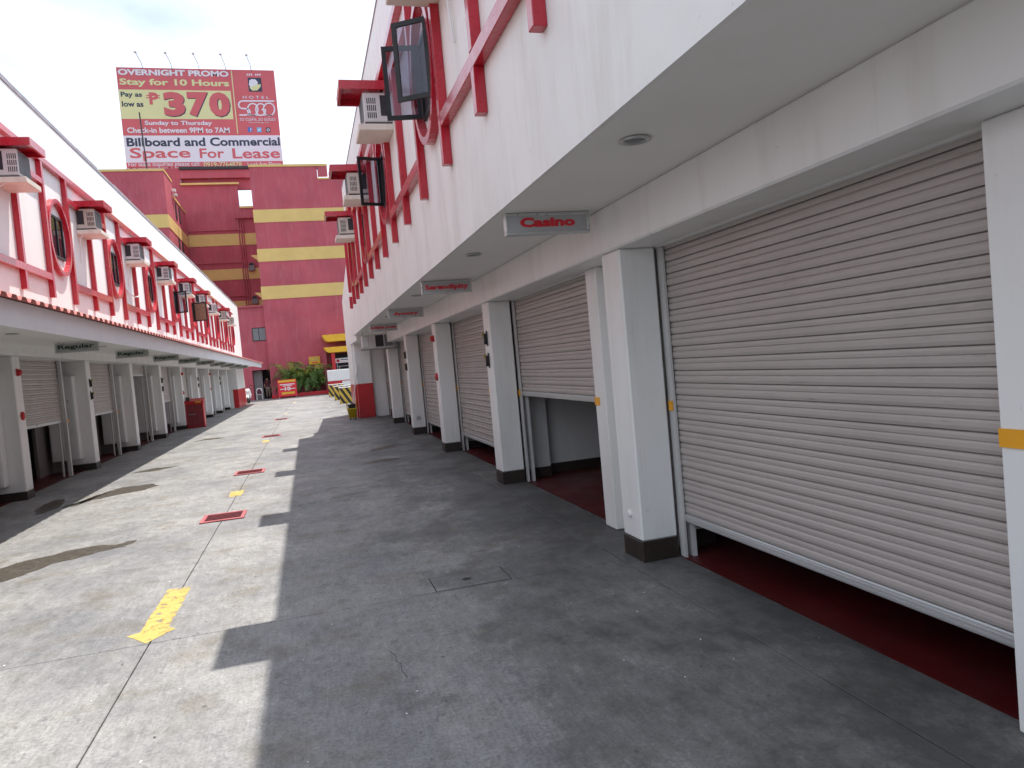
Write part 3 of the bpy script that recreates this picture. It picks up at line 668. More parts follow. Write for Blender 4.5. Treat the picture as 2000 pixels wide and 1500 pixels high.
for i, yc in enumerate(LC):
    if yc > 46: break
    c = obj('column', B(-5.0, -4.5, yc, yc+.31, .135, 2.331, c=.012), WHITE2, LB)
    obj('skirting', B(-5.003, -4.497, yc-.004, yc+.314, 0, .134, c=.005), SKIRT, c)
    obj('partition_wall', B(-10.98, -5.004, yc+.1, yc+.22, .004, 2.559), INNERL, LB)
    if yc+3.2 < 46.4:
        shutter(LB, -4.80, 1, yc+.36, yc+3.04, lz[i], 2.34)
        obj('guide_post', MB().box(-4.78, -4.71, yc+3.045, yc+3.12, .003, 2.33, c=.006), GUIDE, LB)
        obj('guide_rail', B(-4.88, -4.855, yc+3.06, yc+3.11, .003, 2.33), GUIDE, LB)
        obj('side_panel', B(-4.9, -4.81, yc+.312, yc+.358, .003, 2.33), WHITE2, LB)
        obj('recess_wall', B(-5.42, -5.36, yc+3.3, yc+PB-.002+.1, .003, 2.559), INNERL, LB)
        obj('tape_mark', B(-4.6985, -4.692, yc+3.06, yc+3.13, 1.08, 1.14), ORANGE, LB)
    if yc > 12:
        lab = ['white wall cabinet on the left column at the frame edge', 'white wall cabinet beside the first left shutter', 'white wall cabinet beside the second left shutter', 'white wall cabinet beside the third left shutter']
        kk = i-1
        t = thing('wall_cabinet', lab[kk] if kk < 4 else ORD[kk]+' white wall cabinet from the viewer along the left columns', 'cabinet', (-4.95, yc-.05, .25), 'white cabinets on the left columns')
        obj('body', B(-5.25, -4.72, yc-.21, yc-.006, .26, 2.02, c=.008), PWHITE, t); obj('door', B(-5.23, -4.74, yc-.222, yc-.211, .29, 1.99, c=.004), PWHITE, t)
        obj('lock', MB().lathe([(.014, 0), (.012, -.012)], (-4.84, yc-.222, 1.5), n=10, axis='y'), STEEL, t)
for k in range(0, 9):
    y = 13.58+PB*k
    hanging_sign(-3.97, -3.315, y, 2.325, 2.49, 'Regular', SIGNL, TXGREEN, ORD[k]+' sign reading Regular from the viewer under the left canopy', 2.506, .03, 'Regular signs under the left canopy', (.07, .9), (.26, .80))
for i, (x, y) in enumerate(((-3.73, 11.1), (-3.71, 15.45), (-3.71, 19.4), (-3.71, 23.3))):
    downlight(x, y, 2.504, ORD[i]+' recessed light from the viewer under the left canopy', 'recessed lights under the left canopy')
for k, kind in ((1, 'a'), (2, 'b'), (4, 'b'), (5, 'a'), (6, 'b'), (7, 'a'), (8, 'b')):
    yy = LC[k]+.16
    if kind == 'a':
        alarm(-4.5, 1, yy, 2.06, 'red fire alarm horn on the '+ORD[k-1]+' left column', 'fire alarms'); bell(-4.5, 1, yy, 1.35, 'round red alarm bell on the '+ORD[k-1]+' left column', 'alarm bells')
    else:
        bracket(-4.5, 1, yy, 1.85, 'upper black bracket on the '+ORD[k-1]+' left column', 'black brackets on the left columns'); bracket(-4.5, 1, yy, 1.58, 'lower black bracket on the '+ORD[k-1]+' left column', 'black brackets on the left columns')
cb = obj('drain_hose', MB().tube([(XL+.02, 15.72+PB, 4.1), (XL+.03, 15.9+PB, 4.02), (XL+.09, 16.3+PB, 3.96), (XL+.10, 16.75+PB, 4.03)], .018), PWHITE); tag(cb, 'short white drain hose on the left wall below an air conditioner', 'hose')

# red fire cabinet standing under the left canopy
t = thing('fire_cabinet', 'red standing cabinet with a yellow label under the left canopy', 'cabinet', (-4.17, 29.35, 0))
obj('body', B(-4.48, -3.86, 29.2, 29.6, .03, .92, c=.012), REDBASE, t); obj('base', B(-4.49, -3.85, 29.19, 29.61, 0, .03), DRED2, t)
obj('sloped_top', MB().prism([(29.15, .921), (29.62, .921), (29.62, 1.10), (29.15, 1.0)], 'x', -4.5, -3.84), REDBASE, t)
obj('door', B(-4.44, -3.9, 29.186, 29.199, .08, .86, c=.004), DRED2, t); obj('handle', B(-4.40, -4.16, 29.165, 29.186, .50, .53, c=.004), STEEL, t)
obj('yellow_label', B(-4.12, -3.93, 29.135, 29.149, .935, .985), YELLOW, t)
bx = obj('small_black_box', B(-4.46, -4.33, 29.25, 29.38, 1.045, 1.17, c=.01), DARK); tag(bx, 'small black box on the red cabinet', 'box')

# ------------------------------------------------------------------ hotel tower
HT = thing('hotel_building', 'tall faded, glare-paled red hotel block with yellow stripes closing the driveway', 'building', (0, 66, 0))
TY = 60.0
obj('front_wall', MB().prism([(-2.82, 0), (9, 0), (9, 17.15), (2.3, 17.15), (2.3, 18.2), (-2.82, 18.2)], 'y', TY, TY+14), TRED, HT)
obj('coping', B(-2.87, 3.12, TY-.06, TY+.5, 18.201, 18.37), TYEL, HT); obj('coping', B(2.302, 9, TY-.05, TY+.4, 17.151, 17.27), TYEL, HT)
obj('parapet_stub', B(2.35, 3.1, TY-.03, TY+.3, 17.42, 18.2), TRED, HT)
for z0, z1 in ((13.86, 14.86), (10.79, 11.79), (7.82, 8.84)):
    obj('yellow_band', B(-2.86, 9, TY-.035, TY-.001, z0, z1), TYEL, HT)
obj('left_wing', B(-26, -9.0, TY, TY+3.4, 0, 18.0), TRED, HT); obj('coping', B(-26, -8.95, TY-.05, TY+3.42, 18.001, 18.16), TYEL, HT)
obj('left_wing_step', B(-26, -9.0, TY+3.43, 69.4, 0, 16.75), TRED, HT); obj('coping', B(-9.4, -8.94, TY+3.43, 69.4, 16.751, 16.93), TYEL, HT)
for z0, z1 in ((13.72, 14.72), (10.8, 11.8)):
    obj('yellow_band', MB().box(-26, -8.965, TY-.035, TY-.001, z0, z1).box(-8.999, -8.965, TY, 69.38, z0, z1), TYEL, HT)
for y in (63.9, 65.6):
    for z in (15.2, 12.3): obj('slot_window', B(-9.1, -8.95, y, y+.6, z, z+1.3), ACDARK, HT)
for z in (17.2, 16.95): obj('flood_lamp', B(-8.95, -8.7, 62.9 if z > 17 else 63.4, 63.3 if z > 17 else 63.8, z, z+.18), PWHITE, HT)
BY = 70.
obj('rear_wall', B(-9.2, -4.46, BY, BY+.4, 0, 19.4), TRED, HT); obj('rear_wall', B(-4.459, -2.83, BY+.002, BY+.4, 0, 17.25), TRED, HT)
obj('ledge', B(-9.2, -4.3, BY-.25, BY+.1, 19.401, 19.56), TYEL, HT); obj('ledge', B(-4.45, -2.83, BY-.1, BY+.3, 17.251, 17.42), TYEL, HT)
obj('support_pier', B(-13.5, -9.21, BY+.05, BY+.5, 0, 21.0), TRED, HT)
obj('support_beam', B(-9.2, -2.83, BY+.05, BY+.6, 20.06, 20.8), TRED, HT); obj('support_beam', B(-9.2, -2.83, BY+.5, BY+.9, 19.1, 20.05), TRED, HT)
obj('steel_beam', B(-9.2, -2.6, BY-.1, BY+.6, 20.81, 21.05), DARK, HT); obj('steel_beam', B(-2.59, 3.5, BY-.0, BY+.6, 20.81, 21.05), DARK, HT)
for z0, z1 in ((13.93, 14.97), (10.82, 11.8), (7.85, 8.86)):
    obj('yellow_band', B(-9.0, -2.83, BY-.04, BY-.001, z0, z1), TYEL2 if False else TYEL, HT)
for z in (15.3, 12.36, 9.3): obj('pipe', MB().tube([(-8.95, BY-.12, z), (-4.4, BY-.12, z+.02)], .06), TRED, HT)
for x in (-4.7, -4.5, -4.32): obj('pipe', MB().tube([(x, BY-.1, 7.9), (x, BY-.1, 16.4)], .055), TRED, HT)
obj('ledge', B(-4.9, -2.83, BY-.3, BY-.02, 16.3, 16.42), TRED, HT)
for z in (11.9, 8.87):
    a = MB(); poly = [(-4.2, z-.4), (-3.65, z-.4), (-3.65, z+.1)]+[(-3.925+.275*math.cos(q*math.pi/8), z+.1+.3*math.sin(q*math.pi/8)) for q in range(1, 8)]+[(-4.2, z+.1)]
    obj('arched_vent', a.prism(poly, 'y', BY-.3, BY-.045), TRED, HT); obj('vent_grille', B(-4.16, -3.69, BY-.33, BY-.302, z-.37, z+.1), ACGREY, HT)
    obj('vent_head', MB().prism([(-3.925+.23*math.cos(q*math.pi/8), z+.11+.25*math.sin(q*math.pi/8)) for q in range(0, 9)], 'y', BY-.32, BY-.301), ACDARK, HT)
for z in (11.5, 8.5): obj('corner_bracket', MB().prism([(-3.4, z), (-2.83, z), (-2.83, z-.5)], 'y', 61, 61.4), TYEL, HT)
# lower link with door and window
LY = 60.25
obj('link_wall', MB().box(-12, -4.16, LY, LY+3, 0, 7.3).box(-4.16, -2.83, LY, LY+.4, 2.32, 7.3), TRED, HT)
obj('link_roof', B(-12, -2.83, LY-.15, 69.9, 7.301, 7.42), TRED, HT)
wn = obj('window', MB().box(-3.86, -2.86, LY-.04, LY-.001, 4.62, 4.67).box(-3.86, -2.86, LY-.04, LY-.001, 5.62, 5.67).box(-3.86, -3.81, LY-.04, LY-.001, 4.671, 5.619).box(-3.38, -3.34, LY-.04, LY-.001, 4.671, 5.619), BLACKF, HT)
obj('pane', B(-3.81, -2.86, LY-.02, LY-.003, 4.67, 5.62), ACGREY, wn)
obj('room_wall', B(-4.159, -2.83, LY+2.6, LY+2.7, 0, 2.31), ROOM, HT); obj('room_screen', B(-4.155, -3.5, LY+1.2, LY+1.25, .01, 2.3), ROOM, HT)
obj('door_leaf', B(-4.15, -3.5, LY+1.12, LY+1.17, .02, 2.25), SIGNP, HT)
# entrance canopies at right
for z0, z1, x0 in ((4.03, 4.57, 1.39), (3.17, 3.6, 1.42)):
    poly = [(x0, z1), (x0+.08, z1-(z1-z0)*.45), (x0+.2, z1-(z1-z0)*.8), (x0+.38, z0), (6, z0), (6, z1)]
    obj('entrance_fin', MB().prism(poly, 'y', 57.6, 59.99), YELLOW, HT)
obj('entrance_pillar', B(1.93, 2.2, 57.8, 58.2, 0, 3.16), REDBASE, HT); obj('entrance_pillar', B(1.35, 1.6, 59.2, 59.95, 0, 3.4), TRED, HT)
obj('entrance_opening', B(2.0, 6, 59.93, 59.995, 0, 3.1), ACDARK, HT)
fd = thing('fascia_sign', 'white sign with blue lettering and a red emblem over the far right entrance', 'sign', (2.8, 58.2, 2.33))
obj('panel', B(2.22, 4.2, 58.25, 58.3, 2.33, 2.69), PWHITE, fd); obj('emblem', MB().lathe([(.13, 0), (.12, -.008)], (2.42, 58.249, 2.5), n=14, axis='y'), REDBASE, fd)
obj('letter_strip', B(2.6, 4.1, 58.242, 58.249, 2.53, 2.6), BBNAVY, fd); obj('letter_strip', B(2.6, 4.1, 58.242, 58.249, 2.41, 2.44), BBRED, fd)
obj('post', MB().box(2.3, 2.36, 58.31, 58.36, 0, 2.33).box(4.05, 4.11, 58.31, 58.36, 0, 2.33), STEEL, fd)
rl = thing('railing', 'thin metal railing below the white sign at the far entrance', 'railing', (3, 57.5, 0))
for z in (2.05, 1.75): obj('rail', MB().tube([(2.25, 57.4, z), (4.4, 57.4, z)], .03), STEEL, rl)
for x in (2.45, 3.3, 4.2): obj('post', MB().tube([(x, 57.4, 0), (x, 57.4, 2.05)], .035), STEEL, rl)
lw = thing('low_wall', 'low white wall with a red base at the far right of the driveway', 'wall', (3, 55.3, 0))
obj('upper_part', B(1.42, 5, 55.2, 55.5, .98, 1.80, c=.02), WHITE2, lw); obj('base', B(1.42, 5, 55.2, 55.5, 0, .979), REDBASE, lw); obj('white_panel', B(2.45, 4.5, 55.17, 55.199, .45, .93), PWHITE, lw)
ys_ = thing('wall_sign', 'small yellow notice on the red hotel wall above the palms', 'sign', (.67, 59.95, 2.42))
obj('board', B(.23, 1.10, 59.93, 59.965, 2.42, 3.02, c=.006), YELLOW, ys_)
for x0, x1, z0, z1 in ((.32, .55, 2.85, 2.95), (.62, 1.0, 2.85, 2.95), (.30, .42, 2.68, 2.79), (.48, 1.03, 2.68, 2.79)): obj('letter_strip', B(x0, x1, 59.923, 59.929, z0, z1), BRASS, ys_)
obj('arrow_strip', B(.42, .9, 59.923, 59.929, 2.51, 2.59), TXRED, ys_)
ap = obj('antenna_pole', MB().tube([(-10.2, 60.6, 18.16), (-10.32, 60.6, 22.6)], .05), DARK); tag(ap, 'thin dark pole on the left wing roof in front of the billboard', 'pole')

# ------------------------------------------------------------------ billboard
BX0, BX1, BZ0, BZ1, BBY = -13.4, -.27, 21.07, 29.75, 70.
BB = thing('billboard', 'huge red and white hotel billboard on the roof at the end of the driveway', 'billboard', ((BX0+BX1)/2, BBY, BZ0))
def bu(zx, zy):
    """position on the printed face from its place in an enlarged view"""
    v = 0.; u = 0.
    for _ in range(6):
        xl = 108+(185-108)*v; xr = 1340+(1412-1340)*v; u = (zx-xl)/(xr-xl)
        yt = 132+(152-132)*u; yb = 910+(880-910)*u; v = (zy-yt)/(yb-yt)
    return BX0+u*(BX1-BX0), BZ1-v*(BZ1-BZ0)
def rect(name, x0, y0, x1, y1, mat, layer=1):
    a = bu(x0, y0); c = bu(x1, y1); yf = BBY-.006*layer
    return obj(name, B(a[0], c[0], yf-.004, yf+.0015, c[1], a[1]), mat, BB)
def btext(s, x0, y0, x1, y1, mat, bold=.02, layer=2, space=1.):
    a = bu(x0, y0); c = bu(x1, y1)
    return text('lettering', s, a[0], c[0], BBY-.006*layer, c[1], a[1], mat, BB, bold, .003, space)
obj('panel', B(BX0, BX1, BBY, BBY+.25, BZ0, BZ1), BBRED, BB)
fr = MB()
for x in (BX0+.3, BX0+3.4, BX0+6.6, BX0+9.8, BX1-.3): fr.tube([(x, BBY+.3, 20.0), (x, BBY+.3, BZ1)], .1, n=6).tube([(x, BBY+.4, BZ1-1), (x, BBY+3.5, 20.0)], .08, n=6)
obj('steel_frame', fr, STEEL, BB)
rect('yellow_panel', 127, 304, 1010, 528, BBYEL)
a = bu(165, 662); c = bu(1402, 845); obj('white_panel', B(BX0+.001, BX1-.001, BBY-.008, BBY-.001, c[1], a[1]), BBWHITE, BB)
a = bu(995, 155); c = bu(1036, 640); obj('divider', B(a[0]-.04, a[0]+.04, BBY-.012, BBY-.001, c[1], a[1]), BBYEL, BB)
btext('OVERNIGHT PROMO', 120, 145, 975, 203, BBWHITE, .042); btext('Stay for 10 Hours', 132, 218, 980, 290, BBYEL, .034)
btext('Pay as', 142, 322, 305, 372, BBNAVY, .03); btext('low as', 150, 394, 315, 438, BBNAVY, .03)
btext('P', 352, 325, 430, 420, BBRED, .04); rect('peso_bar', 333, 345, 438, 354, BBRED, 2); rect('peso_bar', 333, 362, 438, 371, BBRED, 2)
for ch, x0 in (('3', 455), ('7', 640), ('0', 808)):
    btext(ch, x0+7, 325, x0+190, 515, BBNAVY, .06, 2); btext(ch, x0, 320, x0+183, 508, BBRED, .06, 3)
btext('Sunday to Thursday', 320, 545, 842, 584, BBWHITE, .028); btext('Check-in between 9PM to 7AM', 188, 598, 980, 634, BBWHITE, .028)
btext('Billboard and Commercial', 182, 678, 1388, 728, BBNAVY, .03); btext('Space', 205, 757, 675, 852, BBRED, .02); btext('For', 737, 756, 938, 828, BBRED, .02); btext('Lease', 995, 752, 1388, 824, BBRED, .02)
btext('For lease inquiries please call:', 197, 868, 745, 900, BBWHITE, .005); btext('0919-7764878', 770, 862, 1075, 893, BBYEL, .008); btext('Look for: Elmer', 1120, 858, 1392, 885, BBWHITE, .005)
rect('emblem_square', 1125, 208, 1245, 315, BBNAVY, 1)
def poly(name, pts, mat, layer):
    P = [bu(*q) for q in pts]; yf = BBY-.006*layer; return obj(name, MB().prism(P, 'y', yf-.003, yf+.0015), mat, BB)
poly('emblem_petal', [(1140, 228), (1160, 218), (1190, 222), (1210, 245), (1200, 268), (1150, 285), (1136, 262)], BBWHITE, 2)
poly('emblem_petal', [(1140, 285), (1178, 268), (1228, 256), (1232, 275), (1205, 305), (1165, 308)], BBYEL, 3)
btext('EST 1993', 1118, 177, 1238, 192, BBWHITE, .02) if False else [rect('tiny_mark', 1118+i*17, 178, 1130+i*17, 192, BBWHITE, 1) for i in (0, 1, 2, 4, 5, 6)]
btext('HOTEL', 1085, 347, 1300, 370, BBWHITE, .005, 2, 1.6); btext('SO CLEAN...SO GOOD!', 1060, 517, 1352, 538, BBWHITE, .008); btext('www.hotelsogo.com', 1130, 546, 1298, 558, BBWHITE, .0)
def ribbon(pts, wd, mat, layer, closed=False):
    P = [Vector((a, 0, b_)) for a, b_ in (bu(*q) for q in pts)]; n = len(P); vs = []; fs = []; yf = BBY-.006*layer
    for i, p_ in enumerate(P):
        t0 = (P[(i+1) % n]-P[i-1]) if closed or 0 < i < n-1 else (P[min(i+1, n-1)]-P[max(i-1, 0)])
        t0.normalize(); nn = Vector((-t0.z, 0, t0.x))*wd/2
        vs += [p_+nn+Vector((0, yf-.003, 0)), p_-nn+Vector((0, yf-.003, 0)), p_+nn+Vector((0, yf+.0015, 0)), p_-nn+Vector((0, yf+.0015, 0))]
    for i in range(n if closed else n-1):
        a, c = 4*i, 4*((i+1) % n); fs += [(a, a+1, c+1, c), (a+2, c+2, c+3, a+3), (a, c, c+2, a+2), (a+1, a+3, c+3, c+1)]
    return obj('logo_stroke', MB().add(vs, fs), mat, BB)
arc = lambda cx, cy, rx, ry, a0, a1, n=16: [(cx+rx*math.cos(math.radians(a0+(a1-a0)*i/n)), cy+ry*math.sin(math.radians(a0+(a1-a0)*i/n))) for i in range(n+1)]
sp_ = [(1342, 386)]+arc(1082, 416, 30, 29, 270, 90, 8)+[(1110, 446)]+arc(1118, 471, 25, 24, -90, 90, 8)+[(1056, 495)]
ribbon(sp_, .13, BBWHITE, 2)
ribbon(arc(1165, 452, 42, 46, 0, 345, 22), .12, BBWHITE, 2, True); ribbon(arc(1230, 452, 40, 45, 0, 312, 20), .12, BBWHITE, 3); ribbon(arc(1298, 450, 46, 48, 0, 345, 22), .12, BBWHITE, 2, True)
ribbon([(1236, 453), (1275, 453)], .11, BBWHITE, 4); ribbon([(1120, 497), (1330, 495)], .07, BBWHITE, 2)
for i, (x, mt) in enumerate(((1142, BBBLUE), (1217, BBCYAN), (1290, BBNAVY))):
    rect('icon', x-20, 589, x+20, 625, mt, 1)
btext('f', 1142, 594, 1156, 622, BBWHITE, .03, 2); poly('icon_bird', [(1203, 612), (1215, 600), (1230, 598), (1222, 612), (1212, 618)], BBWHITE, 2); ribbon(arc(1290, 608, 10, 9, 0, 345, 12), .06, BBWHITE, 2, True)
for px_ in (310, 532, 742, 952, 1155):
    x, z = bu(px_, 140)
    arm = obj('lamp_arm', MB().tube([(x, BBY-.02, BZ1-.1), (x-.05, BBY-.3, BZ1+.35), (x-.25, BBY-1.3, BZ1+.75)], .03, n=6), STEEL, BB); obj('lamp_head', B(x-.36, x-.14, BBY-1.5, BBY-1.3, BZ1+.7, BZ1+.82, c=.02), SIGNF, arm)

# ------------------------------------------------------------------ far-yard things
def barrier(x, y, label, w_=1.0):
    t = thing('striped_barrier', label, 'barrier', (x+w_/2, y, 0), 'striped barriers at the far right')
    obj('block', MB().prism([(y-.16, 0), (y+.16, 0), (y+.11, .78), (y-.11, .78)], 'x', x, x+w_), STRIPE, t); obj('white_cap', B(x-.01, x+w_+.01, y-.125, y+.125, .781, .83, c=.01), PWHITE, t)
barrier(1.27, 50, 'yellow and black striped barrier farthest from the viewer'); barrier(1.38, 42.6, 'yellow and black striped barrier in the middle of three'); barrier(1.46, 37.5, 'yellow and black striped barrier nearest the mop bucket', .9)

t = thing('mop_bucket', 'yellow plastic mop bucket on castors beside the red pillar base', 'bucket', (1.32, 24.45, 0))
bk = MB(); 
def rrect(cx, cy, hx, hy, r, n=4):
    P = []
    for sx, sy, a0 in ((1, 1, 0), (-1, 1, 90), (-1, -1, 180), (1, -1, 270)):
        for i in range(n+1):
            a = math.radians(a0+90*i/n); P.append((cx+sx*(hx-r)+r*math.cos(a), cy+sy*(hy-r)+r*math.sin(a)))
    return P
def loft(mb, secs):
    n = len(secs[0][0]); vs = []; fs = []
    for P, z in secs: vs += [(x, y, z) for x, y in P]
    for i in range(len(secs)-1): fs += [(i*n+k, i*n+(k+1) % n, (i+1)*n+(k+1) % n, (i+1)*n+k) for k in range(n)]
    fs += [tuple(range(n))[::-1], tuple(range((len(secs)-1)*n, len(secs)*n))]; return mb.add(vs, fs)
bc = (1.31, 24.42)
loft(bk, [(rrect(*bc, .115, .17, .05), .06), (rrect(*bc, .15, .21, .06), .34), (rrect(*bc, .165, .225, .06), .345), (rrect(*bc, .165, .225, .06), .375), (rrect(*bc, .145, .205, .05), .377), (rrect(*bc, .12, .18, .05), .25)])
obj('tub', bk, BYEL, t, True)
obj('wringer', loft(MB(), [(rrect(bc[0], bc[1]+.03, .10, .10, .03), .33), (rrect(bc[0], bc[1]+.03, .13, .13, .03), .50), (rrect(bc[0], bc[1]+.03, .11, .11, .03), .505), (rrect(bc[0], bc[1]+.03, .09, .09, .03), .42)]), DARK, t)
for sx in (-1, 1):
    obj('wringer_arm', MB().tube([(bc[0]+sx*.15, bc[1]+.05, .36), (bc[0]+sx*.155, bc[1]+.05, .62)], .016), BYEL, t)
    for sy in (-1, 1): obj('castor', MB().lathe([(.03, -.012), (.03, .012)], (bc[0]+sx*.09, bc[1]+sy*.14, .03), n=12, axis='x'), BLACK, t)
t = thing('mop', 'white handled mop standing in the yellow bucket', 'mop', (1.33, 24.45, .4))
obj('handle', MB().tube([(1.36, 24.46, .50), (1.63, 24.51, 1.78)], .016), PWHITE, t)
mh = MB()
for i in range(22):
    a = random.uniform(0, 6.28); r = random.uniform(.02, .085); mh.tube([(1.36, 24.46, .545), (1.345+r*.7*math.cos(a), 24.45+r*.7*math.sin(a), .53), (1.33+r*math.cos(a), 24.45+r*math.sin(a), .43)], .011, n=5)
obj('mop_head', mh, MOP, t)

# notice board (A-frame)
t = thing('notice_board', 'red A-frame notice board with a yellow header before the palms', 'sign board', (-1.55, 57.9, 0))
def tilt(y0, z): return y0+z*.14
bd = MB().add([(-2.25, tilt(57.6, .12), .12), (-.88, tilt(57.6, .12), .12), (-.88, tilt(57.6, 1.4), 1.4), (-2.25, tilt(57.6, 1.4), 1.4), (-2.25, tilt(57.64, .12), .12), (-.88, tilt(57.64, .12), .12), (-.88, tilt(57.64, 1.4), 1.4), (-2.25, tilt(57.64, 1.4), 1.4)],
    [(0, 1, 2, 3), (4, 7, 6, 5), (0, 4, 5, 1), (1, 5, 6, 2), (2, 6, 7, 3), (3, 7, 4, 0)]); obj('board', bd, BBRED2 if False else TXRED, t)
def strip(x0, x1, z0, z1, mat, nm='letter_strip'):
    obj(nm, MB().add([(x, tilt(57.6, z)-q, z) for q in (.001, .012) for x, z in ((x0, z0), (x1, z0), (x1, z1), (x0, z1))], [(0, 1, 2, 3), (4, 7, 6, 5), (0, 4, 5, 1), (1, 5, 6, 2), (2, 6, 7, 3), (3, 7, 4, 0)]), mat, t)
strip(-2.2, -.93, 1.2, 1.36, YELLOW, 'header'); strip(-2.1, -1.0, 1.0, 1.06, PWHITE); strip(-1.9, -1.2, .9, .95, PWHITE); strip(-2.1, -1.72, .66, .71, PWHITE); strip(-1.3, -.98, .66, .71, PWHITE); strip(-2.0, -1.05, .28, .45, YELLOW)
vs, fs = text_mesh('10', -1.75, -1.32, .56, .84, .04, .004); obj('lettering', MB().add([(a, tilt(57.6, c)-.012+b_, c) for a, b_, c in vs], fs), PWHITE, t)
obj('leg', MB().tube([(-2.2, 57.62, 0), (-2.2, tilt(57.66, 1.35), 1.35)], .025), STEEL, t); obj('leg', MB().tube([(-.93, 57.62, 0), (-.93, tilt(57.66, 1.35), 1.35)], .025), STEEL, t)
obj('leg', MB().tube([(-2.2, 58.05, 0), (-2.2, tilt(57.7, 1.35), 1.35)], .025), STEEL, t); obj('leg', MB().tube([(-.93, 58.05, 0), (-.93, tilt(57.7, 1.35), 1.35)], .025), STEEL, t)

# planter and palms
pt = thing('planter', 'long low red planter bed at the foot of the hotel wall', 'planter', (-.6, 59, 0))
obj('kerb', MB().box(-2.75, 1.5, 58.15, 58.3, 0, .28, c=.02).box(-2.75, -2.6, 58.301, 59.95, 0, .28, c=.02).box(1.35, 1.5, 58.301, 59.18, 0, .28, c=.02), REDBASE, pt); obj('soil', B(-2.6, 1.35, 58.3, 59.95, 0, .22), SKIRT, pt)
def palm(x, y, h, nf, label, seed, n_sunlit=0):
    rnd = random.Random(seed)
    t = thing('palm_plant', label, 'palm', (x, y, .22), 'palms in the red planter')
    stm = MB()
    for i in range(4):
        a = i*1.6+rnd.random(); stm.tube([(x+.06*math.cos(a), y+.06*math.sin(a), .2), (x+.12*math.cos(a), y+.12*math.sin(a), .2+h*.35)], [.03, .02], n=6)
    obj('stems', stm, TRUNK, t)
    fr_ = MB(); fy_ = MB()
    for i in range(nf):
        a = i*2.4+rnd.uniform(-.3, .3); L_ = h*rnd.uniform(.6, .95); up = rnd.uniform(.45, 1.35) if i >= n_sunlit else rnd.uniform(1.2, 1.5); tgt = fy_ if i < n_sunlit else fr_
        P = []; n = 12
        for k in range(n+1):
            s_ = k/n; r = L_*(s_*.75)*math.cos(up*.6); z = .2+h*.25+L_*(math.sin(up)*s_*1.35-.75*s_*s_*s_*1.1); P.append(Vector((x+math.cos(a)*r, y+math.sin(a)*r*.8, max(.25, z))))
        tgt.tube(P, [.014*(1-.7*k/n) for k in range(n+1)], n=4, caps=False)
        side = Vector((-math.sin(a), math.cos(a), 0))
        for k in range(2, n+1):
            for sg in (-1, 1):
                for q in (0., .5):
                    p0 = P[k] if q == 0 else (P[k]+P[k-1])/2
                    tn = (P[k]-P[k-1]).normalized(); ll = h*.15*(1-.6*abs(k/n-.4))*rnd.uniform(.8, 1.15)
                    dr = (side*sg*.85+tn*.55+Vector((0, 0, rnd.uniform(-.35, .1)))).normalized(); wdv = tn*.022
                    m_ = p0+dr*ll*.5+Vector((0, 0, .02)); e_ = p0+dr*ll+Vector((0, 0, -ll*.35))
                    tgt.add([p0-wdv*.5, p0+wdv*.5, m_+wdv, m_-wdv, e_], [(0, 1, 2, 3), (3, 2, 4)])
    obj('fronds', fr_, LEAF, t)
    if n_sunlit: yo = obj('sunlit_fronds', fy_, LEAFSUN, t)
for i, (x, y, h, nf, lab, n_sun) in enumerate(((-2.05, 59.4, 1.15, 10, 'leftmost dark palm behind the notice board', 0), (-1.45, 59.3, 2.6, 20, 'tall palm above the notice board with a bright top frond', 3), (-.6, 59.1, 2.2, 22, 'palm with fronds hanging right of the notice board', 2),
        (.15, 59.2, 2.3, 22, 'broad palm in the middle of the red planter', 1), (.85, 59.2, 2.3, 20, 'rightmost palm under the yellow wall notice', 4), (-.2, 58.7, 1.3, 18, 'low palm at the front of the planter', 0), (.75, 58.8, 1.2, 18, 'low dark palm at the right end of the planter', 0))):
    palm(x, y, h*1.15, nf-4, lab, 20+i, n_sun+1)

# white chair in the doorway
t = thing('plastic_chair', 'white plastic chair in the dark hotel doorway', 'chair', (-3.8, 60.0, 0))
cx, cy = -3.75, 59.95
obj('seat', B(cx-.22, cx+.22, cy-.2, cy+.22, .41, .44, c=.01), PWHITE, t)
obj('backrest', MB().prism([(cx-.2, .5), (cx+.2, .5), (cx+.22, .85), (cx+.1, .92), (cx-.1, .92), (cx-.22, .85)], 'y', cy+.21, cy+.24), PWHITE, t)
for sx in (-1, 1):
    obj('leg', MB().tube([(cx+sx*.19, cy-.17, .41), (cx+sx*.22, cy-.2, 0)], .022), PWHITE, t); obj('leg', MB().tube([(cx+sx*.19, cy+.2, .5), (cx+sx*.22, cy+.24, 0)], .022), PWHITE, t)
    obj('armrest', MB().tube([(cx+sx*.22, cy+.2, .64), (cx+sx*.23, cy-.15, .64), (cx+sx*.21, cy-.18, .42)], .02), PWHITE, t)
bg_ = obj('dark_bag', loft(MB(), [(rrect(cx, cy+.02, .16, .12, .05), .441), (rrect(cx, cy+.03, .17, .13, .05), .6), (rrect(cx-.02, cy+.04, .12, .1, .04), .78), (rrect(cx-.02, cy+.05, .05, .05, .02), .85)]), SHIRT, None, True); tag(bg_, 'dark bag on the white plastic chair', 'bag')

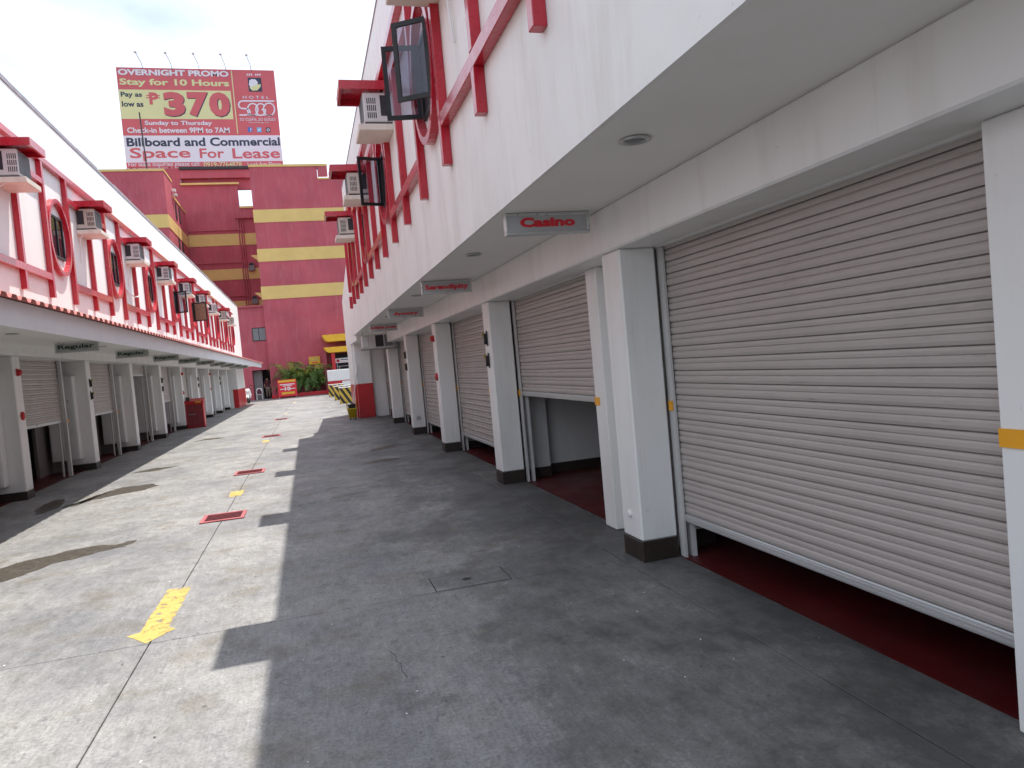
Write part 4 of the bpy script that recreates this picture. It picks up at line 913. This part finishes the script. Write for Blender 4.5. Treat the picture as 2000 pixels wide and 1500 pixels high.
# person standing in the doorway (one skinned body)
def person(x, y, label):
    root = thing('person', label, 'person', (x, y, .0))
    J = {'pel': (0, 0, .90), 'spine': (0, .01, 1.12), 'chest': (0, 0, 1.32), 'neck': (0, 0, 1.47), 'head': (0, -.02, 1.56), 'top': (0, -.01, 1.66),
         'ls': (.17, 0, 1.40), 'le': (.22, .02, 1.14), 'lw': (.20, -.06, .90), 'lh': (.19, -.09, .82), 'rs': (-.17, 0, 1.40), 're': (-.22, .02, 1.14), 'rw': (-.19, -.08, .92), 'rh': (-.17, -.12, .85),
         'll': (.09, 0, .86), 'lk': (.10, -.02, .48), 'la': (.10, .02, .09), 'lt': (.11, -.13, .04), 'rl': (-.09, 0, .86), 'rk': (-.10, -.02, .48), 'ra': (-.11, .02, .09), 'rt': (-.13, -.13, .04)}
    Rr = {'pel': .13, 'spine': .125, 'chest': .14, 'neck': .055, 'head': .085, 'top': .07, 'ls': .065, 'le': .045, 'lw': .032, 'lh': .035, 'rs': .065, 're': .045, 'rw': .032, 'rh': .035, 'll': .085, 'lk': .06, 'la': .042, 'lt': .035, 'rl': .085, 'rk': .06, 'ra': .042, 'rt': .035}
    Eg = [('pel', 'spine'), ('spine', 'chest'), ('chest', 'neck'), ('neck', 'head'), ('head', 'top'), ('chest', 'ls'), ('ls', 'le'), ('le', 'lw'), ('lw', 'lh'), ('chest', 'rs'), ('rs', 're'), ('re', 'rw'), ('rw', 'rh'), ('pel', 'll'), ('ll', 'lk'), ('lk', 'la'), ('la', 'lt'), ('pel', 'rl'), ('rl', 'rk'), ('rk', 'ra'), ('ra', 'rt')]
    ks = list(J); me = bpy.data.meshes.new('body'); me.from_pydata([J[k] for k in ks], [(ks.index(a), ks.index(b_)) for a, b_ in Eg], [])
    o = bpy.data.objects.new('body', me); COL.objects.link(o)
    md = o.modifiers.new('skin', 'SKIN'); sv = me.skin_vertices[0].data
    for i, k in enumerate(ks): sv[i].radius = (Rr[k], Rr[k]*(.72 if k in ('pel', 'spine', 'chest') else 1)); sv[i].use_root = k == 'pel'
    sb = o.modifiers.new('sub', 'SUBSURF'); sb.levels = 2; sb.render_levels = 2
    dg = bpy.context.evaluated_depsgraph_get(); m2 = bpy.data.meshes.new_from_object(o.evaluated_get(dg)); COL.objects.unlink(o); bpy.data.objects.remove(o)
    for mm in (SKIN, SHIRT, TROUS, HAIR): m2.materials.append(mm)
    for pz in m2.polygons:
        c = pz.center; pz.use_smooth = True
        pz.material_index = 0
        if c.z > 1.60 or (c.z > 1.5 and c.y > .03): pz.material_index = 3
        elif c.z < .12: pz.material_index = 3
        elif .93 < c.z < 1.46 and not (abs(c.x) > .16 and c.z < 1.18): pz.material_index = 1
        elif c.z <= .93 and abs(c.x) < .16 : pz.material_index = 2
    b2 = link('body', m2, (x, y, .0), root)
    obj('nose', MB().prism([(x-.012, 1.55), (x+.012, 1.55), (x, 1.585)], 'y', y-.125, y-.10), SKIN, root)
    for sx in (-1, 1): obj('ear', MB().lathe([(.02, -.008), (.022, .004)], (x+sx*.083, y-.01, 1.565), n=8, axis='x'), SKIN, root)
person(-3.12, 60.55, 'person in a dark red shirt standing in the dark hotel doorway')

# motor scooter beyond the left building end
t = thing('motor_scooter', 'white motor scooter parked past the end of the left building', 'scooter', (-4.1, 53.4, 0))
sx, sy = -4.1, 52.9
def wheel(y):
    wv = obj('wheel', MB().lathe([(.20, -.05), (.26, -.045), (.275, 0), (.26, .045), (.20, .05)], (sx, y, .276), n=20, axis='x'), BLACK, t, True); obj('rim', MB().lathe([(.19, -.04), (.05, -.055), (.05, .055), (.19, .04)], (sx, y, .276), n=16, axis='x'), STEEL, wv)
wheel(sy); wheel(sy+1.2)
obj('front_fender', MB().prism([(sy-.24+.48*i/8, .40+.17*math.sin(math.pi*i/8)) for i in range(9)]+[(sy+.2, .36), (sy-.2, .36)], 'x', sx-.07, sx+.07), PWHITE, t)
obj('fork', MB().tube([(sx-.085, sy, .28), (sx-.08, sy+.2, .85)], .022).tube([(sx+.085, sy, .28), (sx+.08, sy+.2, .85)], .022), STEEL, t)
obj('front_fairing', loft(MB(), [(rrect(sx, sy+.14, .12, .10, .05), .50), (rrect(sx, sy+.18, .22, .10, .05), .68), (rrect(sx, sy+.22, .19, .09, .05), .88), (rrect(sx, sy+.24, .11, .07, .04), 1.02)]), PWHITE, t, True)
obj('headlight', MB().lathe([(.08, 0), (.075, -.02), (.03, -.03)], (sx, sy+.09, .78), n=14, axis='y'), LAMPM, t, True)
obj('body_panel', loft(MB(), [(rrect(sx, sy+.85, .14, .5, .1), .36), (rrect(sx, sy+.9, .17, .5, .1), .6), (rrect(sx, sy+.92, .13, .45, .1), .72)]), PWHITE, t, True); obj('seat', loft(MB(), [(rrect(sx, sy+.95, .13, .42, .08), .721), (rrect(sx, sy+.95, .14, .42, .08), .79), (rrect(sx, sy+.95, .11, .38, .08), .81)]), BLACK, t, True)
obj('handlebar', MB().tube([(sx-.34, sy+.32, 1.0), (sx-.1, sy+.25, 1.03), (sx+.1, sy+.25, 1.03), (sx+.34, sy+.32, 1.0)], .016), BLACK, t)
obj('floorboard', B(sx-.15, sx+.15, sy+.22, sy+.5, .32, .36, c=.01), BLACK, t)
for q in (-1, 1):
    mr = obj('mirror', B(sx+q*.27-.05, sx+q*.27+.05, sy+.22, sy+.235, 1.2, 1.27, c=.01), BLACK, t); obj('mirror_stem', MB().tube([(sx+q*.2, sy+.28, 1.02), (sx+q*.26, sy+.24, 1.2)], .008, n=6), STEEL, mr)
